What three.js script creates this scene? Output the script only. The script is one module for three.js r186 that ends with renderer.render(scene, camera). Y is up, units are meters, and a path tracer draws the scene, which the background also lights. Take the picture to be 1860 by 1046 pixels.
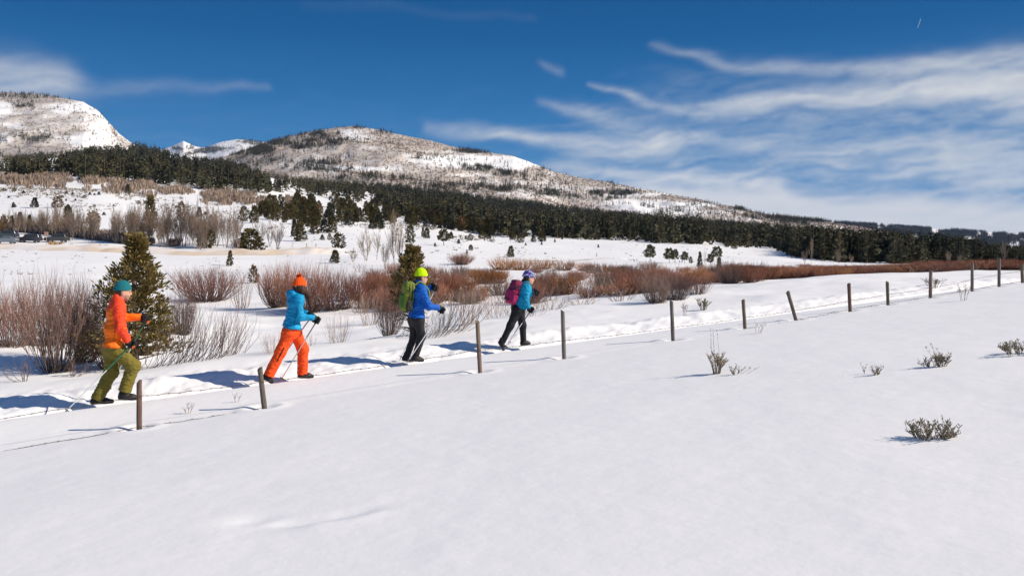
import * as THREE from 'three';
import { ImprovedNoise } from 'three/addons/math/ImprovedNoise.js';
import * as BGU from 'three/addons/utils/BufferGeometryUtils.js';
import { RoundedBoxGeometry } from 'three/addons/geometries/RoundedBoxGeometry.js';

// ------------------------------------------------------------------ camera, sky, sun, exposure
const FOC = 1500, CX = 930, HOR = 445;                    // focal length and horizon of the photograph, in its pixels
const EYE = 2.0;                                          // height of the lens in the world
const scene = new THREE.Scene();
const camera = new THREE.PerspectiveCamera(2 * Math.atan(523 / FOC) * 180 / Math.PI, 1024 / 575, 0.05, 30000);
camera.position.set(0, EYE, 0);
camera.lookAt(0, EYE, -10);
camera.setViewOffset(1860, 1046, 0, 523 - HOR, 1860, 1046);
camera.updateProjectionMatrix();
const renderer = new THREE.WebGLRenderer({ antialias: true });
renderer.setSize(1024, 575);
renderer.toneMapping = THREE.LinearToneMapping;
renderer.toneMappingExposure = 1.10;
renderer.shadowMap.enabled = true;

const SUN_EL = 34.5 * Math.PI / 180;
const SUN_DIR = new THREE.Vector3(0.998 * Math.cos(SUN_EL), Math.sin(SUN_EL), 0.06 * Math.cos(SUN_EL)).normalize();
const sun = new THREE.DirectionalLight(new THREE.Color().setRGB(1.0, 0.88, 0.725), 4.95);
sun.position.copy(SUN_DIR).multiplyScalar(120).add(new THREE.Vector3(0, 0, -25));
sun.target.position.set(0, 0, -25);
sun.castShadow = true;
sun.shadow.mapSize.set(4096, 4096);
Object.assign(sun.shadow.camera, { left: -60, right: 60, top: 60, bottom: -60, near: 1, far: 400 });
scene.add(sun, sun.target);

scene.fog = new THREE.FogExp2(new THREE.Color().setRGB(0.34, 0.55, 0.95), 0.000026);

// ------------------------------------------------------------------ random numbers and noise
function rng(seed) {
  let s = seed >>> 0;
  return () => { s = (s + 0x6D2B79F5) >>> 0; let t = s; t = Math.imul(t ^ (t >>> 15), t | 1); t ^= t + Math.imul(t ^ (t >>> 7), t | 61); return ((t ^ (t >>> 14)) >>> 0) / 4294967296; };
}
function hash2(x, y) { let h = Math.imul(x, 374761393) + Math.imul(y, 668265263); h = Math.imul(h ^ (h >>> 13), 1274126177); return ((h ^ (h >>> 16)) >>> 0) / 4294967296; }
function vnoise(x, y) {
  const xi = Math.floor(x), yi = Math.floor(y); let fx = x - xi, fy = y - yi;
  fx = fx * fx * fx * (fx * (fx * 6 - 15) + 10); fy = fy * fy * fy * (fy * (fy * 6 - 15) + 10);
  const a = hash2(xi, yi), b = hash2(xi + 1, yi), c = hash2(xi, yi + 1), d = hash2(xi + 1, yi + 1);
  return (a + (b - a) * fx + (c - a) * fy + (a - b - c + d) * fx * fy) * 2 - 1;
}
function fbm(x, y, o = 4) { let s = 0, a = 0.5; for (let i = 0; i < o; i++) { s += a * vnoise(x, y); x = x * 2.03 + 17.3; y = y * 2.03 - 9.1; a *= 0.5; } return s; }
const PN = new ImprovedNoise();
const clamp = (x, a, b) => Math.min(b, Math.max(a, x)), lerp = (a, b, t) => a + (b - a) * t;
const sstep = (a, b, x) => { const t = clamp((x - a) / (b - a), 0, 1); return t * t * (3 - 2 * t); };
const gauss = (x, w) => Math.exp(-x * x / (w * w));
function interp(pts, x) {                                  // pts: [[x, y], ...], eased
  if (x <= pts[0][0]) return pts[0][1];
  for (let i = 1; i < pts.length; i++) if (x <= pts[i][0]) { const [x0, y0] = pts[i - 1], [x1, y1] = pts[i]; return lerp(y0, y1, (x - x0) / (x1 - x0)); }
  return pts[pts.length - 1][1];
}

// ------------------------------------------------------------------ sky: blue air with cirrus, the same kind of sky all round
{
  const W = 2560, H = 1280, data = new Float32Array(W * H * 4);
  const ele = [[-90, [0.30, 0.32, 0.36]], [0, [0.165, 0.34, 0.56]], [3, [0.100, 0.275, 0.53]], [6.5, [0.044, 0.202, 0.455]], [10, [0.020, 0.145, 0.375]], [14, [0.0075, 0.098, 0.285]], [18, [0.0045, 0.076, 0.235]], [40, [0.0085, 0.075, 0.225]], [90, [0.008, 0.062, 0.19]]];
  const px2 = (X, Y) => { const x = (X - CX) / FOC, y = (HOR - Y) / FOC; return [Math.atan(x) * 57.2958, Math.atan(y / Math.hypot(1, x)) * 57.2958]; };
  // streaks of cirrus: centre lines in directions of the sky (azimuth, elevation), half width at start and end, density
  const streak = (pts, w0, w1, dens) => ({ p: pts.map(([X, Y]) => px2(X, Y)), w0: w0 / 26, w1: w1 / 26, dens });
  const streaks = [
    streak([[1290, 189], [1400, 185], [1520, 178], [1650, 165], [1780, 152], [1990, 146]], 7, 30, 0.85),
    streak([[1560, 140], [1700, 118], [1860, 100], [2000, 90]], 12, 24, 0.28),
    streak([[1680, 165], [1770, 170], [1860, 186], [2050, 225]], 8, 22, 0.4),
    streak([[1190, 88], [1270, 98], [1340, 120], [1480, 126], [1640, 122], [1900, 95]], 6, 14, 0.40),
    streak([[1062, 149], [1110, 165], [1180, 187], [1260, 205]], 4, 10, 0.45),
    streak([[960, 112], [1000, 126]], 5, 8, 0.2),
    streak([[965, 186], [1040, 196], [1120, 225], [1190, 245]], 8, 20, 0.36),
    streak([[760, 232], [900, 246], [1000, 262], [1110, 268], [1225, 262]], 8, 22, 0.66),
    streak([[1180, 240], [1300, 255], [1420, 272], [1600, 285], [1900, 300]], 9, 22, 0.34),
    streak([[1400, 203], [1340, 195], [1280, 208]], 10, 16, 0.42),
    streak([[-140, 132], [-20, 138], [50, 140], [105, 148]], 36, 26, 0.66),
    streak([[100, 150], [200, 155], [320, 153], [470, 158]], 12, 6, 0.15),
    streak([[980, 304], [1100, 314], [1250, 330], [1420, 350]], 9, 20, 0.6),
    streak([[1560, 250], [1700, 270], [1860, 265]], 14, 26, 0.22),
    streak([[1690, 240], [1740, 300], [1850, 325]], 10, 16, 0.25),
    streak([[560, 4], [740, 10], [900, 28], [960, 36]], 8, 8, 0.03),
  ];
  function streakAt(s, a, e) {
    let best = 0; const n = s.p.length - 1;
    for (let i = 0; i < n; i++) {
      const [x0, y0] = s.p[i], [x1, y1] = s.p[i + 1], dx = x1 - x0, dy = y1 - y0;
      const tt = ((a - x0) * dx + (e - y0) * dy) / (dx * dx + dy * dy), t = clamp(tt, 0, 1);
      const q = (i + t) / n, w = lerp(s.w0, s.w1, q), px = a - x0 - dx * t, py = e - y0 - dy * t;
      const v = Math.exp(-(px * px + py * py) / (w * w)) * Math.min(1, 0.35 + 2.2 * Math.min(q + 0.05, 1));
      if (v > best) best = v;
    }
    return best * s.dens;
  }
  for (let j = 0; j < H; j++) {
    const e0 = ((j + 0.5) / H - 0.5) * 180;
    let k = 1; while (k < ele.length - 1 && e0 > ele[k][0]) k++;
    const f = clamp((e0 - ele[k - 1][0]) / (ele[k][0] - ele[k - 1][0]), 0, 1), base = [0, 1, 2].map((c) => lerp(ele[k - 1][1][c], ele[k][1][c], f));
    for (let i = 0; i < W; i++) {
      const ang = ((i + 0.5) / W - 0.5) * 2 * Math.PI, ce = Math.cos(e0 / 57.2958), x = Math.cos(ang) * ce, z = Math.sin(ang) * ce, y = Math.sin(e0 / 57.2958);
      const a = Math.atan2(x, -z) * 57.2958, o = (j * W + i) * 4;
      let c = 0;
      if (e0 > -1) {
        // warp for feathered edges; one shared field so that streaks bend together
        const A = Math.abs(a) > 150 ? a * Math.sign(a) : a;
        const wx = fbm(a * 0.16 + 3, e0 * 0.5, 3) * 2.2, wy = fbm(a * 0.22 - 7, e0 * 0.45 + 5, 4) * 0.9;
        const fib = 0.5 + 0.5 * fbm((a + wx) * 0.35 + e0 * 0.5, (e0 + wy) * 2.4 - a * 0.30, 5) * 2, fine = fbm((a + wx) * 0.8 + e0 * 0.4, (e0 + wy * 0.7) * 7 - a * 0.75, 4);
        const big = fbm(a * 0.045 + 11, e0 * 0.16 + 3, 3);
        if (a > -42 && a < 48 && e0 < 24) for (const s of streaks) { const v = streakAt(s, a + wx * 0.55, e0 + wy * 0.55); if (v > 0.004) c = c + v * (0.70 + 0.34 * fib + 0.42 * fine * (1 - 0.5 * v)) * (1 - c * 0.6); }
        // bank of thin cloud low on the horizon, thicker to the right of the view and round the back
        const right = 0.5 + 0.5 * Math.tanh((a - 1 + big * 12) / 5) * (a > 120 || a < -90 ? 0 : 1);
        const top = lerp(2.2, 5.0 - clamp((a - 2) * 0.085, -0.2, 2.3), right);
        c += (1 - c) * 0.93 * right * sstep(top + 0.5 + wy * 0.8, top - 0.8 + wy * 0.8, e0) * (0.9 + 0.1 * fib);
        c += (1 - c) * 0.24 * right * sstep(1, 14, a + big * 10) * sstep(12.5, 7.5, e0 + wy) * clamp(0.85 + 0.7 * fine + 0.5 * (fib - 0.5), 0, 1.4);
        c += (1 - c) * 0.30 * lerp(0.15, 1, right) * sstep(9.5, 3, e0) * clamp(fib * 1.25 - 0.22, 0, 1);
        c += (1 - c) * 0.2 * lerp(0.1, 1, right) * sstep(13.5, 7, e0) * clamp(fib * 1.4 - 0.45 + big, 0, 1);
        c += (1 - c) * 0.5 * sstep(17, 24, e0) * sstep(0.05, 0.55, big + 0.35 * (fib - 0.5)) * (1 - sstep(55, 90, e0) * 0.5);
      }
      c = clamp(c, 0, 0.96);
      const sd = Math.max(0, x * SUN_DIR.x + y * SUN_DIR.y + z * SUN_DIR.z), glow = 0.35 * Math.pow(sd, 6) + 1.3 * Math.pow(sd, 60);
      const cl = e0 < 5 ? [0.73, 0.735, 0.75] : [0.64, 0.66, 0.69];
      for (let m = 0; m < 3; m++) data[o + m] = lerp(base[m], cl[m] * (e0 < 6 ? 1 : lerp(1, 0.94, sstep(6, 14, e0))), c) * (1 + glow * 0.35) + glow * 0.05;
      data[o + 3] = 1;
    }
  }
  const t = new THREE.DataTexture(data, W, H, THREE.RGBAFormat, THREE.FloatType);
  t.mapping = THREE.EquirectangularReflectionMapping; t.magFilter = t.minFilter = THREE.LinearFilter; t.colorSpace = THREE.LinearSRGBColorSpace; t.needsUpdate = true;
  scene.background = t; scene.environment = t;
}

// ------------------------------------------------------------------ naming
const taken = {};
function numbered(n) { if (!(n in taken)) { taken[n] = 0; return n; } return `${n}_${String(++taken[n]).padStart(3, '0')}`; }
function tag(o, label, category, group) { o.userData.label = label; o.userData.category = category; if (group) o.userData.group = group; return o; }
function thing(name, label, category, pos = [0, 0, 0], turn = 0, group) {
  const o = new THREE.Group(); o.name = numbered(name); o.position.set(...pos); o.rotation.y = turn; tag(o, label, category, group); scene.add(o); return o;
}
function part(name, geo, mat, parent) { const m = new THREE.Mesh(geo, mat); m.name = name; m.castShadow = m.receiveShadow = true; parent.add(m); return m; }
function structure(name, geo, mat) { const m = new THREE.Mesh(geo, mat); m.name = numbered(name); m.castShadow = m.receiveShadow = true; m.userData.kind = 'structure'; scene.add(m); return m; }
function stuff(name, geo, mat, mats, label, colors, category) {
  const m = new THREE.InstancedMesh(geo, mat, mats.length); m.name = numbered(name);
  mats.forEach((q, i) => m.setMatrixAt(i, q)); if (colors) colors.forEach((c, i) => m.setColorAt(i, c));
  m.castShadow = m.receiveShadow = true; m.userData.kind = 'stuff'; m.userData.label = label; m.userData.category = category; scene.add(m); return m;
}
function copyOf(proto, name, label, group, pos, turn, scale, category) {
  const c = proto.clone(); c.name = numbered(name); c.position.set(...pos); c.rotation.set(0, turn, 0);
  if (Array.isArray(scale)) c.scale.set(...scale); else c.scale.setScalar(scale);
  c.userData = { label, category: category || proto.userData.category }; if (group) c.userData.group = group;
  scene.add(c); return c;
}
const rgb = (r, g, b) => new THREE.Color().setRGB(r, g, b);
const mat = (c, rough = 0.85, extra = {}) => new THREE.MeshStandardMaterial({ color: rgb(...c), roughness: rough, ...extra });

// ------------------------------------------------------------------ geometry builder for stems, twigs and leaves
class GB {
  constructor() { this.p = []; this.c = []; this.i = []; }
  get n() { return this.p.length / 3; }
  v(x, y, z, c) { this.p.push(x, y, z); this.c.push(c[0], c[1], c[2]); return this.n - 1; }
  stem(pts, r0, r1, c0, c1 = c0, sides = 3) {
    const d = new THREE.Vector3(), s = new THREE.Vector3(), t = new THREE.Vector3(), n = pts.length; let prev = -1;
    for (let k = 0; k < n; k++) {
      const a = pts[Math.max(0, k - 1)], b = pts[Math.min(n - 1, k + 1)], f = k / (n - 1), r = lerp(r0, r1, f);
      d.set(b[0] - a[0], b[1] - a[1], b[2] - a[2]).normalize(); s.set(0.31, 0.2, 0.93).cross(d).normalize(); t.crossVectors(d, s);
      const c = [lerp(c0[0], c1[0], f), lerp(c0[1], c1[1], f), lerp(c0[2], c1[2], f)], base = this.n;
      for (let q = 0; q < sides; q++) { const an = q / sides * 6.2832, u = Math.cos(an) * r, w = Math.sin(an) * r; this.v(pts[k][0] + s.x * u + t.x * w, pts[k][1] + s.y * u + t.y * w, pts[k][2] + s.z * u + t.z * w, c); }
      if (prev >= 0) for (let q = 0; q < sides; q++) { const q2 = (q + 1) % sides; this.i.push(prev + q, base + q2, base + q, prev + q, prev + q2, base + q2); }
      prev = base;
    }
  }
  blade(p, dir, len, wid, tw, c, c2 = c) {                  // a leaf of two triangles, pointed at both ends
    const d = new THREE.Vector3(...dir).normalize(), s = new THREE.Vector3(Math.cos(tw), Math.sin(tw) * 0.6, Math.sin(tw)).cross(d).normalize();
    const a = this.v(p[0], p[1], p[2], c), m = len * 0.55;
    const b = this.v(p[0] + d.x * m + s.x * wid, p[1] + d.y * m + s.y * wid, p[2] + d.z * m + s.z * wid, c2);
    const e = this.v(p[0] + d.x * len, p[1] + d.y * len, p[2] + d.z * len, c2);
    const f = this.v(p[0] + d.x * m - s.x * wid, p[1] + d.y * m - s.y * wid, p[2] + d.z * m - s.z * wid, c);
    this.i.push(a, b, e, a, e, f);
  }
  build(colors = true) {
    const g = new THREE.BufferGeometry(); g.setAttribute('position', new THREE.Float32BufferAttribute(this.p, 3));
    if (colors) g.setAttribute('color', new THREE.Float32BufferAttribute(this.c, 3));
    g.setIndex(this.i); g.computeVertexNormals(); return g;
  }
}

// ------------------------------------------------------------------ the lie of the land
// (x, d): metres to the right of the lens and in front of it; heights are relative to the lens, then EYE is added
const FE = [0.831, 0.556], FN = [0.556, -0.831], F0 = [-4.57, 10.12];   // fence: direction, side facing the camera, first post
const uv = (x, d) => [(x - F0[0]) * FE[0] + (d - F0[1]) * FE[1], (x - F0[0]) * FN[0] + (d - F0[1]) * FN[1]];
const onFence = (u, v = 0) => [F0[0] + FE[0] * u + FN[0] * v, F0[1] + FE[1] * u + FN[1] * v];
const fenceH = (u) => u < 22.3 ? -2.245 + 0.0543 * Math.max(u, -14) : -1.035 + 0.32 * (1 - Math.exp(-(u - 22.3) / 5.9));
const edgeV = (u) => u < 0 ? 3.8 : u < 11.4 ? 3.8 + 0.28 * u : 7 + 0.075 * Math.min(u - 11.4, 32);
const POSTS = [[252, 778, 252, 691, 0.033], [480, 744, 472, 671, 0.036], [872, 680, 867, 587, 0.036], [1025, 653, 1022, 565, 0.037], [1223, 615, 1220, 543, 0.036], [1354, 594, 1351, 541, 0.036], [1447, 580, 1431, 527, 0.040], [1545, 565, 1543, 514, 0.040], [1614, 554, 1613, 511, 0.038], [1691, 541, 1691, 488, 0.042], [1767, 530, 1768, 478, 0.038], [1816, 522, 1816, 470, 0.040], [1859, 514, 1857, 480, 0.044]];   // foot and top in the view, radius
const fenceU = (X) => { const k = (X - CX) / FOC; return (k * F0[1] - F0[0]) / (FE[0] - k * FE[1]); };
const POST_U = POSTS.map((p) => fenceU(p[0]));
function foreground(x, d, u, v) {
  let h = fenceH(u);
  if (v > 0) {
    h += 0.085 * 40 * (1 - Math.exp(-v / 40));
    h += 0.05 * fbm(x * 0.22 + 5, d * 0.22, 3) * sstep(0, 3, v) + 0.006 * fbm(x * 1.1, d * 0.9 + 4, 3) * sstep(0, 1, v) + 0.003 * Math.max(0, fbm(x * 2.2 + d * 0.8, d * 5 - x * 1.5, 3)) * sstep(0, 2, v);
  } else {
    const s = -v, B = -0.02 - 0.0135 * clamp(u, -5, 36), wob = 0.12 * fbm(u * 0.35, 3.3, 2);
    h += B * sstep(0, 1.9, s) + 0.045 * sstep(0.2, 1.68, s) - 0.045 * sstep(1.72, 1.9, s - wob * 0.3);
    h += 0.10 * sstep(2.9, 4.2, s) * sstep(8, 2, u);
    h -= 0.085 * (gauss(s - 1.96, 0.09) + gauss(s - 2.2, 0.09)) + 0.03 * gauss(s - 2.08, 0.35);
    h += (0.10 + 0.07 * fbm(u * 1.3, 8.1, 3)) * gauss(s - 3.0 - wob, 0.34);
    const tr = sstep(1.7, 1.95, s) * sstep(4.1, 3.1, s);
    h += tr * (0.04 * fbm(x * 3.1, d * 3.1, 3) + 0.024 * fbm(x * 8.1, d * 8.1, 2));
    h += 0.09 * fbm(x * 0.5, d * 0.5 + 7, 3) * sstep(3.2, 4.6, s);
  }
  if (Math.abs(v) < 0.6) for (const pu of POST_U) if (Math.abs(u - pu) < 0.6) { const q = Math.hypot(u - pu + 0.03, v); h -= 0.045 * gauss(q, 0.13) - 0.018 * gauss(q - 0.26, 0.10); }
  // wind-packed hollow and old tracks in the near field
  const q = [[-1.55, 5.45, 0.25], [-1.37, 5.36, 0.13], [-1.2, 5.43, 0.16], [-1.02, 5.5, 0.12], [-1.72, 5.52, 0.12]];
  if (d > 4 && d < 8 && x > -3 && x < 1) for (const [px, pd, r] of q) h -= 0.018 * gauss(Math.hypot((x - px) * 0.7, (d - pd) * 1.3), r) - 0.010 * gauss(Math.hypot((x - px - r) * 0.9, d - pd + r * 0.7), r * 0.8);
  return h;
}
const TX = [-400, 0, 150, 300, 450, 600, 770, 930, 1100, 1250, 1400, 1550, 1700, 1860, 2300];
const TD = [30, 60, 110, 140, 220, 350, 500, 700, 900, 1200];
const TY = [                                                // height of the ground in the view, by depth (rows) and column
  [560, 560, 566, 575, 580, 580, 572, 560, 545, 530, 518, 506, 500, 496, 496],
  [500, 500, 505, 512, 510, 508, 510, 512, 508, 502, 498, 494, 491, 489, 489],
  [455, 457, 459, 463, 463, 463, 468, 473, 478, 481, 483, 484, 484, 483, 483],
  [440, 442, 445, 450, 452, 453, 459, 465, 471, 475, 479, 481, 481, 480, 480],
  [405, 406, 409, 416, 422, 429, 440, 451, 457, 461, 468, 476, 478, 477, 477],
  [345, 346, 350, 368, 380, 398, 420, 434, 440, 445, 455, 471, 475, 473, 473],
  [320, 322, 326, 340, 356, 376, 398, 414, 424, 433, 444, 462, 468, 468, 468],
  [300, 302, 296, 300, 326, 354, 372, 394, 408, 420, 432, 452, 460, 462, 462],
  [298, 296, 281, 276, 318, 344, 358, 380, 398, 411, 426, 446, 455, 458, 458],
  [302, 298, 290, 300, 325, 345, 356, 374, 393, 406, 423, 444, 452, 455, 455],
];
function valley(X, d) {
  X = clamp(X, TX[0], TX[TX.length - 1]); const dd = clamp(d, TD[0], TD[TD.length - 1]);
  let i = 1; while (i < TX.length - 1 && X > TX[i]) i++; let j = 1; while (j < TD.length - 1 && dd > TD[j]) j++;
  let a = (X - TX[i - 1]) / (TX[i] - TX[i - 1]); a = lerp(a, a * a * (3 - 2 * a), 0.6);
  const b = (Math.log(dd) - Math.log(TD[j - 1])) / (Math.log(TD[j]) - Math.log(TD[j - 1]));
  const H = (r, c) => (HOR - TY[r][c]) / FOC * TD[r];
  return lerp(lerp(H(j - 1, i - 1), H(j - 1, i), a), lerp(H(j, i - 1), H(j, i), a), b);
}
function rel(x, d) {                                        // height of the ground against the lens
  const [u, v] = uv(x, d), r = Math.hypot(x, d), e = edgeV(u), t = sstep(0, 3.2 + 0.05 * Math.max(u, 0), -v - e + 0.5 * fbm(u * 0.4, 2.2, 2));
  const f = t < 1 ? foreground(x, d, u, v) : 0;
  if (t <= 0) return f;
  const de = Math.max(d, 0.45 * r);
  let w = valley(CX + FOC * clamp(x / Math.max(de, 0.01), -1.5, 1.5), de);
  const near = sstep(70, 25, r);
  w += near * (0.30 * fbm(x * 0.16, d * 0.16, 3) + 0.10 * fbm(x * 0.55, d * 0.55 + 3, 3)) + (1 - near) * (0.55 * fbm(x * 0.05, d * 0.05, 4)) * sstep(900, 150, r) + sstep(200, 700, r) * 5 * fbm(x * 0.008, d * 0.008, 3);
  return lerp(f, w, t);
}
const gy = (x, d) => rel(x, d) + EYE;
const at = (X, d) => { const x = (X - CX) / FOC * d; return [x, gy(x, d), -d]; };      // ground point below a direction at a depth
function pix(X, Y, d0 = 3) {                                // first ground point met by the sight line
  const k = (HOR - Y) / FOC, m = (X - CX) / FOC; let a = d0;
  for (let d = d0; d < 1200; d *= 1.004) { if (rel(m * d, d) > k * d) { let lo = a, hi = d; for (let q = 0; q < 14; q++) { const c = (lo + hi) / 2; if (rel(m * c, c) > k * c) hi = c; else lo = c; } return [m * hi, gy(m * hi, hi), -hi]; } a = d; }
  return at(X, 600);
}
const viewY = (x, y, z) => HOR - FOC * (y - EYE) / -z, viewX = (x, z) => CX + FOC * x / -z;

// snow material: fine crystals and wind ripple as bump
function noiseTexture(n, fn, srgb = false) {
  const d = new Uint8Array(n * n * 4);
  for (let j = 0; j < n; j++) for (let i = 0; i < n; i++) { const c = fn(i / n, j / n), o = (j * n + i) * 4; const v = Array.isArray(c) ? c : [c, c, c]; d[o] = clamp(v[0], 0, 1) * 255; d[o + 1] = clamp(v[1], 0, 1) * 255; d[o + 2] = clamp(v[2], 0, 1) * 255; d[o + 3] = 255; }
  const t = new THREE.DataTexture(d, n, n); t.wrapS = t.wrapT = THREE.RepeatWrapping; t.magFilter = THREE.LinearFilter; t.minFilter = THREE.LinearMipmapLinearFilter; t.generateMipmaps = true;
  if (srgb) t.colorSpace = THREE.SRGBColorSpace; t.needsUpdate = true; return t;
}
const tile = (x, y, f, o) => {                              // noise that repeats without a seam
  let s = 0, a = 0.5; for (let k = 0; k < o; k++) { const p = f << k, X = x * p, Y = y * p, xi = Math.floor(X), yi = Math.floor(Y); let fx = X - xi, fy = Y - yi; fx = fx * fx * (3 - 2 * fx); fy = fy * fy * (3 - 2 * fy); const h = (i, j) => hash2(((i % p) + p) % p + k * 91, ((j % p) + p) % p + 7); s += a * (lerp(lerp(h(xi, yi), h(xi + 1, yi), fx), lerp(h(xi, yi + 1), h(xi + 1, yi + 1), fx), fy) * 2 - 1); a *= 0.55; } return s; };
const snowBump = noiseTexture(512, (x, y) => 0.5 + 0.5 * tile(x, y, 6, 6));
const M = {
  snow: new THREE.MeshStandardMaterial({ color: rgb(1, 1, 1), vertexColors: true, roughness: 0.75, bumpMap: snowBump, bumpScale: 0.010 }),
  mountain: new THREE.MeshStandardMaterial({ color: rgb(1, 1, 1), vertexColors: true, roughness: 0.95 }),
};
{
  const rs = []; for (let r = 0.4; r < 3;) { rs.push(r); r *= 1.05; } for (let r = 3; r < 32;) { rs.push(r); r *= 1.0052; } for (let r = 32; r < 140;) { rs.push(r); r *= 1.012; } for (let r = 140; r < 1200;) { rs.push(r); r *= 1.02; } for (let r = 1200; r < 12000;) { rs.push(r); r *= 1.12; }
  const th = []; for (let a = -180; a < -38; a += 3) th.push(a); for (let X = -260; X <= 2120; X += 4) th.push(Math.atan((X - CX) / FOC) * 57.2958); for (let a = 40; a <= 180; a += 3) th.push(a);
  const nc = th.length, nr = rs.length, P = new Float32Array(nc * nr * 3), C = new Float32Array(nc * nr * 3), U = new Float32Array(nc * nr * 2), I = [];
  for (let j = 0; j < nr; j++) for (let i = 0; i < nc; i++) {
    const a = th[i] / 57.2958, x = Math.sin(a) * rs[j], d = Math.cos(a) * rs[j], k = j * nc + i;
    P[k * 3] = x; P[k * 3 + 1] = gy(x, d); P[k * 3 + 2] = -d; U[k * 2] = x / 2.3; U[k * 2 + 1] = d / 2.3;
    const n = 0.012 * fbm(x * 0.3, d * 0.3, 2); C[k * 3] = 0.865 + n; C[k * 3 + 1] = 0.875 + n; C[k * 3 + 2] = 0.895 + n;
    if (j && i) I.push(k - nc - 1, k - nc, k, k - nc - 1, k, k - 1);
  }
  const g = new THREE.BufferGeometry(); g.setAttribute('position', new THREE.BufferAttribute(P, 3)); g.setAttribute('color', new THREE.BufferAttribute(C, 3)); g.setAttribute('uv', new THREE.BufferAttribute(U, 2));
  g.setIndex(new THREE.BufferAttribute(new Uint32Array(I), 1)); g.computeVertexNormals();
  structure('snow_ground', g, M.snow);
}

// ------------------------------------------------------------------ mountains
// cover of a slope: ellipses of brush (b) and conifers (t), in directions of the view the slope has from the valley
function mountain(name, ridge, d0, d1, steep, cover, opt = {}) {
  const X0 = ridge[0][0], X1 = ridge[ridge.length - 1][0], sx = opt.sx || 4, nX = Math.round((X1 - X0) / sx), nT = opt.nt || 90, back = 14;
  const brush = [], trees = [], R = rng(opt.seed || 5);
  const hAt = (X, t) => {
    const m = (X - CX) / FOC, d = lerp(d0, d1, t), hr = (HOR - interp(ridge, X) - (opt.jag || 0.8) * fbm(X * 0.12, 4.4, 3)) / FOC * d1, hb = opt.base ?? Math.min(hr - 5, valley(X, 1200) - 12);
    const s = t <= 1 ? lerp(t, Math.pow(t, steep), 0.85) : 1 - (t - 1) * 2.2, x = m * d;
    const rough = (opt.rough ?? 1) * d1 * 0.035 * (fbm(x * 7.5 / d1 + 3, d * 7.5 / d1, 5) - 0.6 * Math.abs(fbm(x * 16 / d1, d * 4 / d1 + 9, 4))) * Math.sin(Math.PI * clamp(t, 0, 1)) * Math.min(1, (hr - hb) / (0.05 * d1));
    const w = X1 - X0, endF = (opt.fade ?? true) ? 1 : 1;
    return [x, (hb + (hr - hb) * s + rough * (t < 1 ? 1 : 0)) * endF, d];
  };
  const coverAt = (X, Y, x, d, t) => {
    let b = opt.b0 || 0, tr = opt.t0 || 0;
    for (const [cx, cy, rx, ry, kb, kt] of cover) { const q = Math.exp(-Math.pow(((X - cx) / rx) ** 2 + ((Y - cy) / ry) ** 2, 1.6)); b += kb * q; tr += kt * q; }
    const n = fbm(X * 0.035 + 9, Y * 0.16, 5), n2 = fbm(X * 0.16, Y * 0.35 + 40, 3), n3 = fbm(X * 0.05 + 70, Y * 0.12, 4);
    return [clamp(sstep(0.0, 1.05, b + 0.62 * n + 0.16 * n2), 0, 1), tr <= 0.003 ? 0 : clamp(tr + tr * 2.6 * n3 + Math.min(tr, 0.5) * 1.2 * n2, 0, 1)];
  };
  const P = [], C = [], I = [];
  const nc = nX + 1;
  for (let j = 0; j <= nT + back; j++) for (let i = 0; i <= nX; i++) {
    const X = X0 + i * sx, t = j / nT, [x, h, d] = hAt(X, t), Y = HOR - FOC * h / d, [b, tr] = coverAt(X, Y, x, d, t);
    P.push(x, h + EYE, -d);
    const k = 0.80 * b, kt = 0.8 * sstep(0.15, 0.9, tr), g = 1 + 0.10 * fbm(X * 0.2, Y * 0.3, 2), tone = opt.tone || [0.30, 0.235, 0.185];
    C.push(lerp(lerp(0.86, tone[0] * g, k), 0.05, kt), lerp(lerp(0.87, tone[1] * g, k), 0.052, kt), lerp(lerp(0.89, tone[2] * g, k), 0.045, kt));
    if (i && j) { const q = j * nc + i; I.push(q - nc - 1, q - nc, q, q - nc - 1, q, q - 1); }
  }
  const geo = new THREE.BufferGeometry(); geo.setAttribute('position', new THREE.Float32BufferAttribute(P, 3)); geo.setAttribute('color', new THREE.Float32BufferAttribute(C, 3)); geo.setIndex(I); geo.computeVertexNormals();
  structure(name, geo, M.mountain);
  // growth on the slope
  const m4 = new THREE.Matrix4(), q4 = new THREE.Quaternion(), up = new THREE.Vector3(0, 1, 0);
  const tries = opt.tries || 26000;
  for (let k = 0; k < tries; k++) {
    const X = lerp(Math.max(X0, -60), Math.min(X1, 1920), R()), t = 0.02 + 0.98 * Math.pow(R(), 0.8), [x, h, d] = hAt(X, t), Y = HOR - FOC * h / d;
    const [b, tr] = coverAt(X, Y, x, d, t);
    q4.setFromAxisAngle(up, R() * 6.28);
    if (R() < tr) { const s = (opt.treeH || 11) * (0.55 + 0.75 * R()); trees.push(m4.compose(new THREE.Vector3(x, h + EYE - 0.4, -d), q4, new THREE.Vector3(s * 0.95, s, s * 0.95)).clone()); }
    else if (R() < b * 0.42 && brush.length < 24000) { const s = 0.5 + 0.7 * R(); brush.push(m4.compose(new THREE.Vector3(x, h + EYE - 0.4, -d), q4, new THREE.Vector3(s * 4.2, s * 4.4, s * 4.2)).clone()); }
  }
  return { trees, brush };
}

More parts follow.
